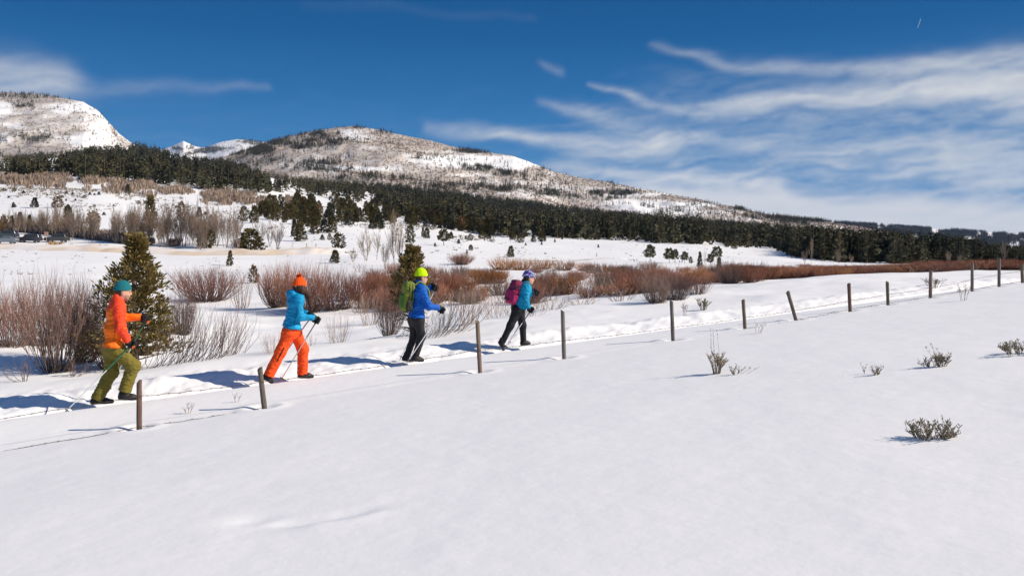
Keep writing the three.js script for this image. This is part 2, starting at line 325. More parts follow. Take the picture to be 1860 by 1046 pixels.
// ------------------------------------------------------------------ plant shapes (height 1 unless said otherwise)
const leafMat = (t = 0.25) => new THREE.MeshPhysicalMaterial({ color: rgb(1, 1, 1), vertexColors: true, roughness: 0.95, transmission: t, thickness: 0, side: THREE.DoubleSide, specularIntensity: 0.3 });
const barkMat = new THREE.MeshStandardMaterial({ color: rgb(1, 1, 1), vertexColors: true, roughness: 0.95 });
const needleMat = new THREE.MeshStandardMaterial({ color: rgb(1, 1, 1), vertexColors: true, roughness: 0.95, side: THREE.DoubleSide });
const shade = (c, f) => [c[0] * f, c[1] * f, c[2] * f];
// spire-shaped conifer: whorls of drooping needle sprays
function conifer(seed, whorls, per, width, col, irregular = 0.3) {
  const R = rng(seed), g = new GB(), t = new GB();
  t.stem([[0, -0.06, 0], [0.004, 0.4, 0.003], [0, 0.97, 0]], 0.022, 0.004, [0.10, 0.075, 0.06], [0.10, 0.075, 0.06], 5);
  for (let k = 0; k < whorls; k++) {
    const f = k / (whorls - 1), y = 0.10 + 0.88 * Math.pow(f, 0.92), L = width * (0.10 + 0.9 * Math.pow(1 - f, 0.85)) * (1 - 0.5 * sstep(0.14, 0, f));
    for (let q = 0; q < per; q++) {
      if (R() < irregular * 0.5) continue;
      const a = R() * 6.2832, l = L * (1 - irregular + irregular * 1.7 * R()), drop = -0.25 + 0.5 * f + 0.3 * (R() - 0.5), c = shade(col, 0.6 + 0.8 * R());
      const dx = Math.cos(a), dz = Math.sin(a), y0 = y + (R() - 0.5) * 0.05;
      g.blade([dx * l * 0.1, y0, dz * l * 0.1], [dx, drop, dz], l, l * 0.30 + 0.01, R() * 3, shade(c, 0.8), c);
      for (let b = 0; b < 2; b++) { const aa = a + (R() - 0.5) * 1.2, w = 0.35 + 0.45 * R(); g.blade([dx * l * w * 0.7, y0 + drop * l * w * 0.7, dz * l * w * 0.7], [Math.cos(aa), drop + 0.5 * (R() - 0.3), Math.sin(aa)], l * 0.62, l * 0.19 + 0.006, R() * 3, c, shade(c, 1.15)); }
    }
  }
  return { crown: g.build(), trunk: t.build() };
}
// rounded conifer (juniper, young pine): branches carrying clumps of short sprays through the crown's volume
function juniper(seed, o) {
  const R = rng(seed), g = new GB(), t = new GB(), N = o.branches, bark = o.bark || [0.13, 0.10, 0.08];
  const prof = o.profile, lean = (R() - 0.5) * 0.06;
  t.stem([[0, -0.05, 0], [lean * 0.4, 0.25, 0.01], [lean, 0.6, -0.01], [lean * 0.6, 0.93, 0]], o.trunkR || 0.03, 0.006, bark, bark, 6);
  const bulge = []; for (let k = 0; k < 7; k++) bulge.push([R() * 6.28, R(), 0.25 + 0.25 * R(), R() - 0.45]);
  for (let k = 0; k < N; k++) {
    const f = (k + R()) / N, y = lerp(o.low ?? 0.05, 0.97, f), a = k * 2.39996 + R() * 0.9;
    let L = interp(prof, y) * (o.ragged ? 1.15 - o.ragged * Math.pow(R(), 1.5) : 0.75 + 0.4 * R());
    for (const [ba, bf, bw, bs] of bulge) L *= 1 + 0.55 * bs * gauss(f - bf, 0.2) * Math.max(0, Math.cos(a - ba));
    const rise = o.rise ?? 0.45, dx = Math.cos(a), dz = Math.sin(a), y0 = Math.max(0.02, y - L * rise * 0.8), tip = [dx * L, y + 0.03 * (R() - 0.5), dz * L];
    t.stem([[lean * y0, y0, 0], [dx * L * 0.5, lerp(y0, tip[1], 0.42), dz * L * 0.5], tip], (o.trunkR || 0.03) * 0.28, 0.002, bark, bark, 3);
    for (let c = 0; c < o.clumps; c++) {
      const w = (o.inner ?? 0.25) + (1.02 - (o.inner ?? 0.25)) * Math.sqrt((c + R()) / o.clumps), bx = tip[0] * w, by = lerp(y0, tip[1], w), bz = tip[2] * w, tone = 0.55 + 0.75 * R(), dead = R() < (o.dead || 0);
      for (let l = 0; l < o.sprays; l++) {
        const rx = R() - 0.5, ry = R() - 0.5, rz = R() - 0.5, cs = o.clump, len = o.leaf * (0.6 + 0.8 * R());
        const base = dead ? o.brown : o.col, cc = shade(base, tone * (0.75 + 0.5 * R()));
        g.blade([bx + rx * cs, by + ry * cs, bz + rz * cs], [dx * 0.7 + rx * 1.8, 0.75 + ry * 1.4, dz * 0.7 + rz * 1.8], len, len * (o.fat || 0.26), R() * 6.28, cc, shade(cc, 1.2));
      }
    }
  }
  return { crown: g.build(), trunk: t.build() };
}
// multi-stemmed willow: stems fan out of one foot, twigs above. Height 1, spread as given
function willow(seed, o) {
  const R = rng(seed), s = new GB(), w = new GB();
  for (let k = 0; k < o.stems; k++) {
    const a = R() * 6.2832, out = Math.pow(R(), 0.7), tiltX = Math.cos(a) * out * o.spread * (0.7 + 0.6 * R()) + (o.lean || 0) * (0.35 + 1.1 * R()), tiltZ = Math.sin(a) * out * o.spread, h = (0.62 + 0.38 * R()) * (1 - 0.30 * out * out), r0 = o.foot * Math.sqrt(R()), fx = Math.cos(a + R()) * r0, fz = Math.sin(a + R()) * r0;
    const pts = [], bend = 0.5 + 0.4 * R(), jx = (R() - 0.5) * 0.2, jz = (R() - 0.5) * 0.2;
    for (let q = 0; q <= 4; q++) { const f = q / 4, e = Math.pow(f, bend); pts.push([fx + tiltX * e + jx * Math.sin(f * 3) + (R() - 0.5) * 0.035, -0.04 + (h + 0.04) * Math.pow(f, 1.06), fz + tiltZ * e + jz * Math.sin(f * 3.6) + (R() - 0.5) * 0.02]); }
    const tone = 0.65 + 0.7 * R(), split = 2;
    s.stem(pts.slice(0, split + 2), o.r * (0.7 + 0.7 * R()), o.r * 0.55, shade(o.low, tone), shade(o.mid, tone));
    w.stem(pts.slice(split + 1), o.r * 0.55, o.r * 0.16, shade(o.mid, tone), shade(o.tip, tone));
    for (let q = 0; q < o.twigs; q++) {
      const f = 0.30 + 0.62 * R(), i0 = Math.min(3, Math.floor(f * 4)), ff = f * 4 - i0, p = [0, 1, 2].map((c) => lerp(pts[i0][c], pts[i0 + 1][c], ff)), l = (0.10 + 0.22 * R()) * (o.twigLen || 1), aa = R() * 6.28, sp = 0.25 + 0.35 * R();
      const e1 = [p[0] + (Math.cos(aa) * sp + tiltX * 0.4) * l * 0.6, p[1] + l * 0.55, p[2] + (Math.sin(aa) * sp + tiltZ * 0.4) * l * 0.6], e2 = [e1[0] + (Math.cos(aa) * sp * 0.5 + tiltX * 0.3 + (R() - 0.5) * 0.3) * l * 0.5, e1[1] + l * 0.5, e1[2] + (Math.sin(aa) * sp * 0.5 + tiltZ * 0.3) * l * 0.5];
      w.stem([p, e1, e2], o.r * 0.42, o.r * 0.14, shade(o.mid, tone), shade(o.tip, tone * (0.8 + 0.4 * R())));
    }
  }
  return { stems: s.build(), twigs: w.build() };
}
// leafless broad tree: branching limbs, fine twigs above
function bareTree(seed, o) {
  const R = rng(seed), t = new GB(), w = new GB(), max = o.depth;
  const grow = (p, d, len, r, lev) => {
    const n = lev < 2 ? 3 : 2, pts = [p]; let q = p.slice(), dir = d.slice();
    for (let k = 0; k < n; k++) { dir = [dir[0] + (R() - 0.5) * o.wig, dir[1] + (R() - 0.35) * o.wig * 0.5 + o.up, dir[2] + (R() - 0.5) * o.wig]; const m = Math.hypot(...dir); dir = dir.map((v) => v / m); q = q.map((v, c) => v + dir[c] * len / n); pts.push(q.slice()); }
    const f = lev / max, c0 = [0, 1, 2].map((c) => lerp(o.bark[c], o.twig[c], f)), tone = 0.75 + 0.5 * R();
    (lev <= 1 ? t : w).stem(pts, Math.max(r, o.min || 0), Math.max(r * 0.6, (o.min || 0) * 0.7), shade(c0, tone), shade(c0, tone), lev === 0 ? 6 : 3);
    if (lev >= max) return;
    const kids = o.kids[Math.min(lev, o.kids.length - 1)];
    for (let k = 0; k < kids; k++) {
      const at = k === 0 ? 1 : (lev === 0 ? 0.28 : 0.25) + 0.75 * R(), i0 = Math.min(n - 1, Math.floor(at * n)), ff = at * n - i0, b = [0, 1, 2].map((c) => lerp(pts[i0][c], pts[i0 + 1][c], ff));
      const a = R() * 6.28, sp = k === 0 ? 0.15 : o.spread * (0.6 + 0.6 * R()); let e = [dir[0] + Math.cos(a) * sp, dir[1] + 0.1, dir[2] + Math.sin(a) * sp]; const m = Math.hypot(...e); e = e.map((v) => v / m);
      grow(b, e, len * (k === 0 ? 0.72 : 0.5 + 0.25 * R()), r * (k === 0 ? 0.62 : 0.48), lev + 1);
    }
  };
  for (let k = 0; k < (o.trunks || 1); k++) { const a = R() * 6.28, l = o.trunks > 1 ? 0.28 : 0.04; grow([(R() - 0.5) * 0.04 * (o.trunks || 1), -0.04, (R() - 0.5) * 0.04 * (o.trunks || 1)], [Math.cos(a) * l, 1, Math.sin(a) * l], o.len * (0.8 + 0.3 * R()), o.r, 0); }
  const fit = (g) => g;
  let top = 0; for (const g of [t, w]) for (let i = 1; i < g.p.length; i += 3) top = Math.max(top, g.p[i]);
  for (const g of [t, w]) for (let i = 0; i < g.p.length; i++) g.p[i] /= top;
  return { trunk: fit(t.build()), branches: w.build() };
}
function treeThing(shape, name, parts, category) {          // a prototype, not yet in the scene: Group with its parts
  const o = new THREE.Group(); o.name = name; for (const [n, geo, m] of parts) part(n, geo, m, o); o.userData.category = category; return o;
}

const crownMat = leafMat(0.18);
const PINE = [0.040, 0.047, 0.030], PINE2 = [0.056, 0.060, 0.031], JUN = [0.098, 0.084, 0.030], JBROWN = [0.15, 0.085, 0.035];
const conifers = [conifer(11, 15, 6, 0.24, PINE), conifer(12, 14, 6, 0.20, PINE, 0.45), conifer(13, 13, 6, 0.28, PINE2, 0.5), conifer(14, 16, 6, 0.19, shade(PINE, 0.85), 0.35)];
const farCone = (() => conifers.map((_, i) => { const c = conifer(31 + i, 7, 5, 0.22 + 0.04 * (i % 3), i % 2 ? PINE : PINE2, 0.4); return BGU.mergeGeometries([c.crown, c.trunk]); }))();
const brushGeo = (() => { const g = new GB(), R = rng(77); for (let k = 0; k < 16; k++) { const a = R() * 6.28, r = 0.42 * Math.sqrt(R()); const c = shade([0.42, 0.35, 0.295], 0.8 + 0.4 * R()); g.blade([Math.cos(a) * r, 0, Math.sin(a) * r], [Math.cos(a) * 0.25, 1, Math.sin(a) * 0.25], 0.6 + 0.5 * R(), 0.06, R() * 6.28, c, c); } return g.build(); })();

const zones = [[60, 'above the first parked cars'], [140, 'right behind the last parked car'], [215, 'left of the big near juniper'], [300, 'above the big near juniper'], [380, 'around the round roadside juniper'], [470, 'around the tall pale cottonwood'], [560, 'above the pompom hat'], [650, 'up-slope of the twin-topped juniper'], [740, 'above the pale tall leafless tree'], [830, 'up-slope of the lime hat'], [900, 'above the dark red dome willow'], [980, 'above the patterned hat'], [1080, 'above the fourth fence post'], [1190, 'above the lone flat-land pine'], [1290, 'above the touching pine pair'], [1400, 'right of the dead snag'], [1475, 'behind the leaning fence post'], [1560, 'behind the eighth fence post'], [1640, 'behind the ninth fence post'], [1720, 'behind the tenth fence post'], [1790, 'behind the eleventh fence post'], [9999, 'behind the last fence posts']];
const zoneWord = (X) => zones.find((z) => X < z[0])[1];
// ------------------------------------------------------------------ the far slopes
function growth(res, treeLabel, brushLabel) {
  const R = rng(3);
  if (res.trees.length) stuff('far_conifers', farCone[0], needleMat, res.trees, treeLabel, res.trees.map(() => { const v = 0.75 + 0.5 * R(); return rgb(v, v, v); }), 'trees');
  if (res.brush.length) stuff('leafless_brush', brushGeo, needleMat, res.brush, brushLabel, res.brush.map(() => { const v = 0.75 + 0.55 * R(); return rgb(v, v * 0.98, v * 0.97); }), 'brush');
}
growth(mountain('mesa_mountain', [[-420, 205], [-250, 182], [-120, 170], [0, 168], [60, 170], [110, 177], [150, 185], [176, 200], [196, 222], [214, 241], [230, 254], [262, 274], [310, 292], [380, 320], [470, 345]], 1500, 2900, 1.15, [
  [20, 173, 170, 6, 0.7, 0.40], [60, 182, 70, 7, 0.5, 0.03], [45, 192, 22, 9, 0.35, 0.22], [55, 250, 56, 11, 0.1, 0.42], [20, 272, 100, 16, 0.8, 0.02], [90, 288, 110, 12, 0.6, 0.3], [130, 225, 45, 20, 0.30, 0.004], [60, 218, 60, 12, 0.22, 0.006], [5, 195, 16, 14, -0.6, 0], [8, 262, 16, 14, -0.5, 0], [180, 225, 40, 26, -0.45, 0.03], [130, 195, 40, 10, -0.35, 0.03], [160, 258, 50, 14, -0.45, 0.02], [208, 232, 12, 18, 0.4, 0.10], [-150, 230, 120, 60, 0.3, 0.05],
], { seed: 7, tries: 26000, rough: 0.55, treeH: 12, b0: 0.56, t0: 0.005, sx: 3, tone: [0.35, 0.30, 0.255] }), 'dark conifers dotting the white mesa mountain on the left', 'grey leafless brush on the mesa mountain at the left');
growth(mountain('far_peak', [[240, 300], [290, 272], [310, 266], [322, 260], [332, 256], [344, 261], [356, 266], [372, 268], [400, 258], [430, 253], [452, 254], [475, 257], [500, 262], [560, 300]], 3000, 5200, 1.1, [
  [375, 272, 36, 6, 0.3, 1.2], [345, 276, 36, 4, 0.3, 1.0], [320, 270, 12, 3, 0.3, 0.6], [468, 257, 26, 6, 0.3, 0.9], [415, 257, 22, 3, 0.1, 0.8], [430, 268, 18, 4, 0, 0.5], [352, 263, 8, 4, 0.1, 0.5], [400, 272, 30, 4, -0.2, 0],
], { seed: 9, tries: 9000, rough: 0.4, treeH: 15, b0: 0.06, t0: 0.01, sx: 2 }), 'dark conifers on the small far snowy peak', 'grey brush on the small far snowy peak');
growth(mountain('domed_mountain', [[330, 318], [380, 292], [440, 276], [480, 262], [520, 249], [560, 240], [600, 233], [640, 229], [680, 234], [720, 243], [780, 255], [830, 268], [870, 274], [930, 283], [960, 293], [1000, 310], [1050, 322], [1110, 332], [1180, 346], [1250, 359], [1320, 374], [1400, 391], [1460, 399], [1500, 404], [1560, 412], [1640, 428], [1700, 445]], 1150, 2500, 1.05, [
  [650, 246, 42, 13, -0.75, 0.01], [740, 252, 120, 9, 0.5, 0.0], [790, 262, 90, 10, 0.45, 0.0], [640, 231, 50, 3, 0.5, 0.30], [695, 242, 22, 5, 0.3, 0.22],
  [520, 260, 80, 13, 0.45, 0.55], [470, 275, 50, 12, 0.45, 0.55], [575, 246, 34, 8, 0.5, 0.45], [610, 258, 60, 5, 0.3, 0.22], [700, 261, 70, 4, 0.35, 0.02], [470, 292, 40, 14, 0.4, 0.3],
  [690, 275, 90, 13, 0.0, 0.004], [570, 300, 60, 8, -0.30, 0.24], [610, 306, 80, 7, -0.35, 0.20], [700, 308, 70, 5, -0.45, 0.02], [590, 294, 40, 5, 0.1, 0.5], [620, 286, 24, 5, 0.1, 0.3],
  [850, 293, 85, 12, -0.95, 0.02], [930, 296, 50, 12, -0.95, 0.015], [790, 288, 50, 6, -0.6, 0.05], [865, 275, 40, 4, 0.2, 0.6], [770, 286, 18, 6, 0.1, 0.3],
  [730, 322, 130, 12, 0.4, 0.01], [820, 310, 50, 6, 0.1, 0.1], [870, 307, 46, 6, 0.1, 0.5], [930, 316, 40, 6, 0.1, 0.45], [840, 318, 40, 4, -0.6, 0], [900, 330, 50, 6, -0.4, 0.25], [960, 325, 50, 6, 0.2, 0.35],
  [1000, 308, 22, 4, 0.1, 0.5], [1030, 322, 40, 6, 0.2, 0.04], [1000, 335, 60, 5, -0.2, 0.1], [1080, 332, 70, 7, 0.1, 0.02], [1050, 340, 60, 4, -0.4, 0.02], [1130, 336, 100, 4, 0.5, 0.02], [960, 345, 80, 6, 0.0, 0.3], [1030, 352, 60, 5, 0.0, 0.5], [1118, 350, 44, 4, 0.1, 0.85], [1085, 360, 50, 5, 0.1, 0.5], [1150, 368, 60, 13, -0.9, 0.03], [1220, 380, 70, 12, -0.6, 0.05], [1250, 360, 110, 3.5, 0.7, 0.02], [1160, 353, 60, 3, -0.6, 0.02],
  [1290, 372, 60, 6, -0.6, 0.03], [1330, 376, 90, 3, 0.6, 0.02], [1365, 380, 26, 3, 0.2, 0.7], [1240, 390, 60, 5, 0.1, 0.3], [1300, 385, 80, 4, -0.2, 0.12], [1330, 396, 60, 5, -0.3, 0.25], [1440, 397, 60, 4, 0.4, 0.25], [1480, 404, 60, 5, 0.5, 0.5], [1120, 331, 16, 2, 0, 0.8], [800, 340, 120, 7, 0.2, 0.35], [640, 325, 120, 7, 0.2, 0.35],
], { seed: 21, tries: 60000, rough: 0.42, treeH: 11.5, b0: 0.80, t0: 0.006, sx: 3, nt: 130, tone: [0.35, 0.285, 0.23] }), 'dark conifers scattered over the domed snowy mountain', 'beige leafless brush on the domed mountain');
growth(mountain('wooded_ridge', [[1280, 425], [1380, 408], [1440, 402], [1500, 404], [1560, 407], [1620, 411], [1700, 415], [1780, 421], [1860, 425], [2000, 430], [2200, 436], [2400, 446]], 2600, 5200, 1.0, [
  [1850, 431, 14, 1.6, 0, -0.6], [1705, 430, 10, 1.5, 0, -0.5], [1775, 439, 14, 1.5, 0, -0.55], [1640, 424, 16, 1.5, 0, -0.5], [1560, 416, 26, 3, 0, -0.5],
], { seed: 33, tries: 40000, rough: 0.5, treeH: 17, b0: 0.1, t0: 0.95, sx: 4 }), 'dark blue forest covering the long far ridge on the right', 'grey brush on the far right ridge');

// ------------------------------------------------------------------ forest belt across the valley side
const forestLow = [[-200, 322], [0, 322], [60, 322], [100, 318], [160, 330], [220, 330], [300, 338], [360, 345], [420, 347], [470, 352], [530, 353], [560, 357], [620, 364], [680, 372], [720, 392], [780, 402], [830, 412], [880, 426], [930, 431], [1000, 433], [1100, 437], [1200, 441], [1300, 446], [1400, 451], [1440, 465], [1500, 474], [1600, 478], [1750, 479], [1860, 478], [2200, 478]];
const forestTop = [[-200, 288], [0, 284], [90, 277], [150, 270], [200, 256], [240, 253], [280, 264], [330, 280], [380, 286], [420, 279], [450, 300], [500, 316], [600, 326], [700, 332], [800, 343], [900, 352], [1000, 368], [1100, 380], [1200, 388], [1300, 397], [1400, 402], [1500, 408], [1600, 412], [1700, 418], [1760, 428], [1800, 440], [1860, 447], [2200, 455]];
{
  const R = rng(101), sets = [[], [], [], []], cols = [[], [], [], []], m4 = new THREE.Matrix4(), q = new THREE.Quaternion(), up = new THREE.Vector3(0, 1, 0), front = [];
  let tries = 0, n = 0;
  while (tries++ < 90000 && n < 9500) {
    const X = lerp(-150, 2000, R()), d = X > 1440 && R() < 0.6 ? lerp(185, 330, R()) : Math.exp(lerp(Math.log(150), Math.log(1180), R())), [x, y, z] = at(X, d), Y = viewY(x, y, z);
    const lo = interp(forestLow, X) + 5 * fbm(X * 0.04, 1.5, 3), hi = interp(forestTop, X);
    const h = X > 1600 ? (R() < 0.78 ? 3.2 + 2.6 * R() : X > 1790 ? 5 + 2 * R() : 7.5 + 3.5 * R()) * (d > 400 ? 1.7 : 1) : (X > 1430 ? 9.6 : X > 850 ? 12 : 14) * (0.6 + 0.6 * R()), top = Y - FOC * h / d;
    if (Y > lo || top < hi - 6 * R()) continue;
    if (X > 1480 && X < 1600 && d > 420 && R() < 0.75) continue;
    const gap = fbm(X * 0.03 + 31, Y * 0.15, 3); if (gap > 0.36 && X < 1450) continue;
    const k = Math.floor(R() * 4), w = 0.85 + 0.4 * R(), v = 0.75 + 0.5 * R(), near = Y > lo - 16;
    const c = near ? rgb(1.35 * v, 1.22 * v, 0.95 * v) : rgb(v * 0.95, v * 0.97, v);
    if (X > 850 && X < 1900 && (Y > lo - 7 || (X > 1440 && d < 300)) && front.length < 260 && (X > 1430 || R() < 0.6) && X > -20) { front.push([x, y, z, h, w, k]); n++; continue; }
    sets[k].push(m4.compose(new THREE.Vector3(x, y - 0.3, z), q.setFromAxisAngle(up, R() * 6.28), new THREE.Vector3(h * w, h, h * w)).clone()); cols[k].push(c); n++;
  }
  const fg = conifers.map((c, i) => { const s = conifer(51 + i, 10, 5, 0.22 + 0.03 * i, i % 2 ? PINE : PINE2, 0.4); return BGU.mergeGeometries([s.crown, s.trunk]); });
  const names = ['tall slim dark conifers of the forest belt', 'ragged dark conifers of the forest belt', 'broad dark conifers of the forest belt', 'pointed dark conifers of the forest belt'];
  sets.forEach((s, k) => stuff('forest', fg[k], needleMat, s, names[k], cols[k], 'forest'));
  const protos = conifers.map((c) => treeThing(0, 'pine_tree', [['trunk', c.trunk, barkMat], ['crown', c.crown, needleMat]], 'pine tree'));
  for (const [x, y, z, h, w, k] of front) {
    const X = viewX(x, z), right = X > 1430;
    copyOf(protos[k], 'pine_tree', right ? `${h > 7 ? 'tall dark' : 'low bushy'} ${['', 'ragged ', 'broad ', 'slim '][k]}pine ${zoneWord(X)}, behind the rust willow band` : `dark ${['', 'ragged ', 'broad ', 'slim '][k]}pine on the lower forest edge, ${zoneWord(X)}`, right ? 'pines behind the rust willow band' : 'pines along the lower forest edge', [x, y - 0.2, z], R() * 6.28, [h * w, h, h * w]);
  }
}

// ------------------------------------------------------------------ single conifers of the valley
const coneP = [[0, 0.27], [0.1, 0.34], [0.3, 0.31], [0.6, 0.2], [0.85, 0.09], [1, 0.02]], roundP = [[0, 0.2], [0.15, 0.36], [0.4, 0.42], [0.7, 0.33], [0.9, 0.16], [1, 0.05]], spireP = [[0, 0.15], [0.1, 0.2], [0.4, 0.17], [0.75, 0.1], [1, 0.015]], ponderP = [[0.25, 0.16], [0.4, 0.34], [0.65, 0.40], [0.85, 0.28], [1, 0.06]];
const mid = { clumps: 4, sprays: 7, leaf: 0.10, clump: 0.09, col: JUN, brown: JBROWN, dead: 0.06 };
const midShapes = {
  cone: [juniper(201, { ...mid, branches: 34, profile: coneP }), juniper(202, { ...mid, branches: 34, profile: coneP, col: shade(JUN, 0.8) })],
  round: [juniper(203, { ...mid, branches: 34, profile: roundP }), juniper(204, { ...mid, branches: 34, profile: roundP, col: shade(JUN, 0.75) })],
  spire: [juniper(205, { ...mid, branches: 34, profile: spireP, clump: 0.06, leaf: 0.08, col: [0.07, 0.075, 0.035] })],
  brown: [juniper(206, { ...mid, branches: 32, profile: roundP, dead: 0.75 })],
  ponder: [juniper(207, { ...mid, branches: 26, profile: ponderP, low: 0.34, rise: 0.25, clump: 0.11, leaf: 0.11, trunkR: 0.026, col: [0.085, 0.078, 0.032] })],
  dark: [juniper(208, { ...mid, branches: 34, profile: coneP, col: [0.05, 0.055, 0.035] })],
};
const midProto = {};
for (const k in midShapes) midProto[k] = midShapes[k].map((s) => treeThing(0, 'juniper', [['trunk', s.trunk, barkMat], ['crown', s.crown, crownMat]], k === 'ponder' ? 'pine tree' : k === 'spire' ? 'spruce tree' : 'juniper'));
const RT = rng(404);
function juniperAt(X, Yb, Yt, W, kind, label, group, d) {
  const p = d ? at(X, d) : pix(X, Yb, 20), dd = -p[2], h = (Yb - Yt) / FOC * dd, w = W / FOC * dd, list = midProto[kind], i = Math.floor(RT() * list.length);
  const span = { cone: 0.72, round: 0.84, spire: 0.42, brown: 0.84, ponder: 0.8, dark: 0.72 }[kind];
  copyOf(list[i], kind === 'ponder' ? 'pine_tree' : kind === 'spire' ? 'spruce_tree' : 'juniper', label, group, [p[0], p[1] - 0.03 * h, p[2]], RT() * 6.28, [w / span, h * 1.03, w / span]);
}
for (const [X, yb, yt, w, k, label] of [
  [455, 461, 417, 54, 'cone', 'broad dark juniper at the near edge of the tan road, right of the bare trees'],
  [372, 451, 414, 28, 'round', 'round dark juniper among grey bare trunks, above the tan road at left'],
  [417, 483, 456, 13, 'cone', 'narrow little juniper standing alone on snow below the road, left of the broad juniper'],
  [460, 514, 482, 17, 'brown', 'small brown-tipped juniper at left edge of the big red willow behind the pompom hat'],
  [608, 478, 455, 20, 'cone', 'small conical juniper on the snow just below the tan road, above the blue jacket skier'],
  [614, 451, 424, 28, 'round', 'bushy twin-topped juniper standing just above the tan road right of the leafless multi-stem tree'],
  [62, 377, 359, 15, 'dark', 'small dark-green juniper alone on the white slope at far left'],
  [103, 377, 358, 18, 'brown', 'rounded brown juniper alone on white slope, right of the small dark-green one'],
  [122, 415, 373, 18, 'spire', 'slim grey-green spruce rising from the bare thicket behind the parked cars'],
  [5, 428, 392, 14, 'brown', 'orange-brown conifer at the left picture edge behind the parked cars'],
  [20, 420, 392, 12, 'dark', 'dark small conifer beside the orange-brown one at left edge'],
  [35, 418, 386, 14, 'dark', 'dark conifer in thicket behind the leftmost parked vehicles'],
  [52, 422, 391, 12, 'cone', 'olive conifer in the thicket directly behind the first dark car'],
  [168, 405, 384, 22, 'brown', 'brown-topped juniper over the grey thicket right of the slim spruce'],
  [273, 420, 357, 26, 'cone', 'tall dark-topped juniper rising above the brown thicket behind the big near juniper'],
  [231, 352, 335, 8, 'spire', 'tiny lone spruce on the slope below the forest at left'],
  [328, 400, 367, 16, 'brown', 'pointed dark-topped tree above the brown thicket, left of centre band'],
  [361, 395, 376, 12, 'dark', 'small pointed conifer behind the brown thicket above the round juniper'],
  [442, 402, 375, 18, 'round', 'grey-olive juniper right of the tall bare cottonwood'],
  [461, 405, 374, 18, 'cone', 'olive conical juniper second right of the tall bare cottonwood'],
  [545, 438, 405, 25, 'cone', 'golden-lit conical juniper above the multi-stem leafless tree'],
  [534, 430, 398, 14, 'dark', 'dark narrow juniper touching the golden-lit conical one on its left'],
  [570, 425, 396, 20, 'cone', 'dense juniper uphill right of the golden-lit conical one'],
  [588, 422, 398, 17, 'dark', 'dark juniper standing between two larger ones above the twin-topped juniper'],
  [603, 423, 392, 20, 'cone', 'tall olive juniper up-slope from the twin-topped juniper'],
  [585, 436, 426, 9, 'dark', 'tiny dark juniper alone on snow left of the twin-topped juniper'],
  [598, 436, 424, 8, 'brown', 'tiny brown juniper just left above the twin-topped juniper'],
  [745, 441, 409, 19, 'round', 'dark rounded juniper right above the near juniper behind the lime hat'],
  [775, 433, 414, 14, 'cone', 'mid-sized pale-lit juniper casting a long shadow, left of the biggest slope juniper'],
  [768, 430, 413, 7, 'dark', 'thin dark juniper touching the pale-lit one on its left'],
  [806, 446, 418, 22, 'ponder', 'largest round-crowned pine with short trunk on open slope right of the lime hat'],
  [819, 434, 421, 11, 'dark', 'dark little juniper right behind the largest round-crowned pine'],
  [854, 437, 425, 10, 'round', 'small round juniper on open slope below the forest, above the dark red willow'],
  [846, 435, 428, 5, 'dark', 'tiny juniper just left of the small round one below the forest'],
  [876, 434, 421, 14, 'round', 'green-brown juniper at the forest foot above orange willows, left one'],
  [888, 434, 424, 9, 'dark', 'dark juniper at forest foot right of the green-brown one'],
  [833, 443, 434, 6, 'dark', 'tiny grey juniper on the open slope right of the largest pine'],
  [790, 448, 441, 5, 'dark', 'tiny dark shrub-sized juniper left of the largest pine'],
  [855, 459, 445, 8, 'ponder', 'small pine with bare stem standing behind the dark red willow'],
  [848, 461, 453, 4, 'dark', 'tiny pine left of the small pine behind the dark red willow'],
  [928, 467, 447, 15, 'cone', 'lone triangular juniper at the top edge of the orange willows'],
  [931, 436, 420, 13, 'cone', 'juniper at forest foot above lone triangular juniper'],
  [945, 441, 427, 14, 'round', 'olive round juniper in front of the forest above the patterned hat'],
  [969, 440, 424, 10, 'dark', 'dark slim juniper before the forest right of the olive round one'],
  [985, 439, 420, 17, 'cone', 'full juniper before the forest, two along from the olive round one'],
  [955, 446, 441, 4, 'dark', 'tiny dark juniper on the snow under the olive round one'],
  [984, 445, 439, 4, 'dark', 'tiny dark juniper on snow under the full juniper'],
  [1008, 440, 434, 4, 'dark', 'tiny dark juniper on open snow above the far track, left of three'],
  [1021, 435, 428, 4, 'dark', 'tiny dark juniper on open snow above the far track, middle of three'],
  [1087, 450, 444, 4, 'dark', 'tiny dark juniper on open snow above the far track, right of three'],
  [1181, 476, 446, 20, 'ponder', 'lone pine with round crown and clear trunk on the flat, leftmost of the small group'],
  [1216, 478, 452, 18, 'ponder', 'wider pine of the touching pair on the flat right of the lone pine'],
  [1227, 478, 454, 12, 'ponder', 'slimmer pine of the touching pair on the flat right of the lone pine'],
  [1244, 478, 458, 14, 'ponder', 'small pine right of the touching pair on the flat'],
  [1255, 478, 466, 7, 'round', 'smallest juniper right of the touching pine pair on the flat'],
  [1291, 483, 462, 12, 'ponder', 'thin-crowned pine just right of the dead snag'],
  [1303, 474, 449, 19, 'ponder', 'taller sparse pine behind and right of the dead snag'],
  [1307, 488, 467, 9, 'spire', 'narrow dark little tree below the sparse pine near the dead snag'],
  [1272, 490, 458, 9, 'spire', 'grey ragged little tree just left of the dead snag'],
  [1321, 449, 441, 8, 'round', 'small round juniper under the forest edge right of the sparse pine'],
  [1335, 452, 440, 11, 'round', 'dark round juniper under the forest edge, left of the forest corner'],
]) juniperAt(X, yb, yt, w, k, label);
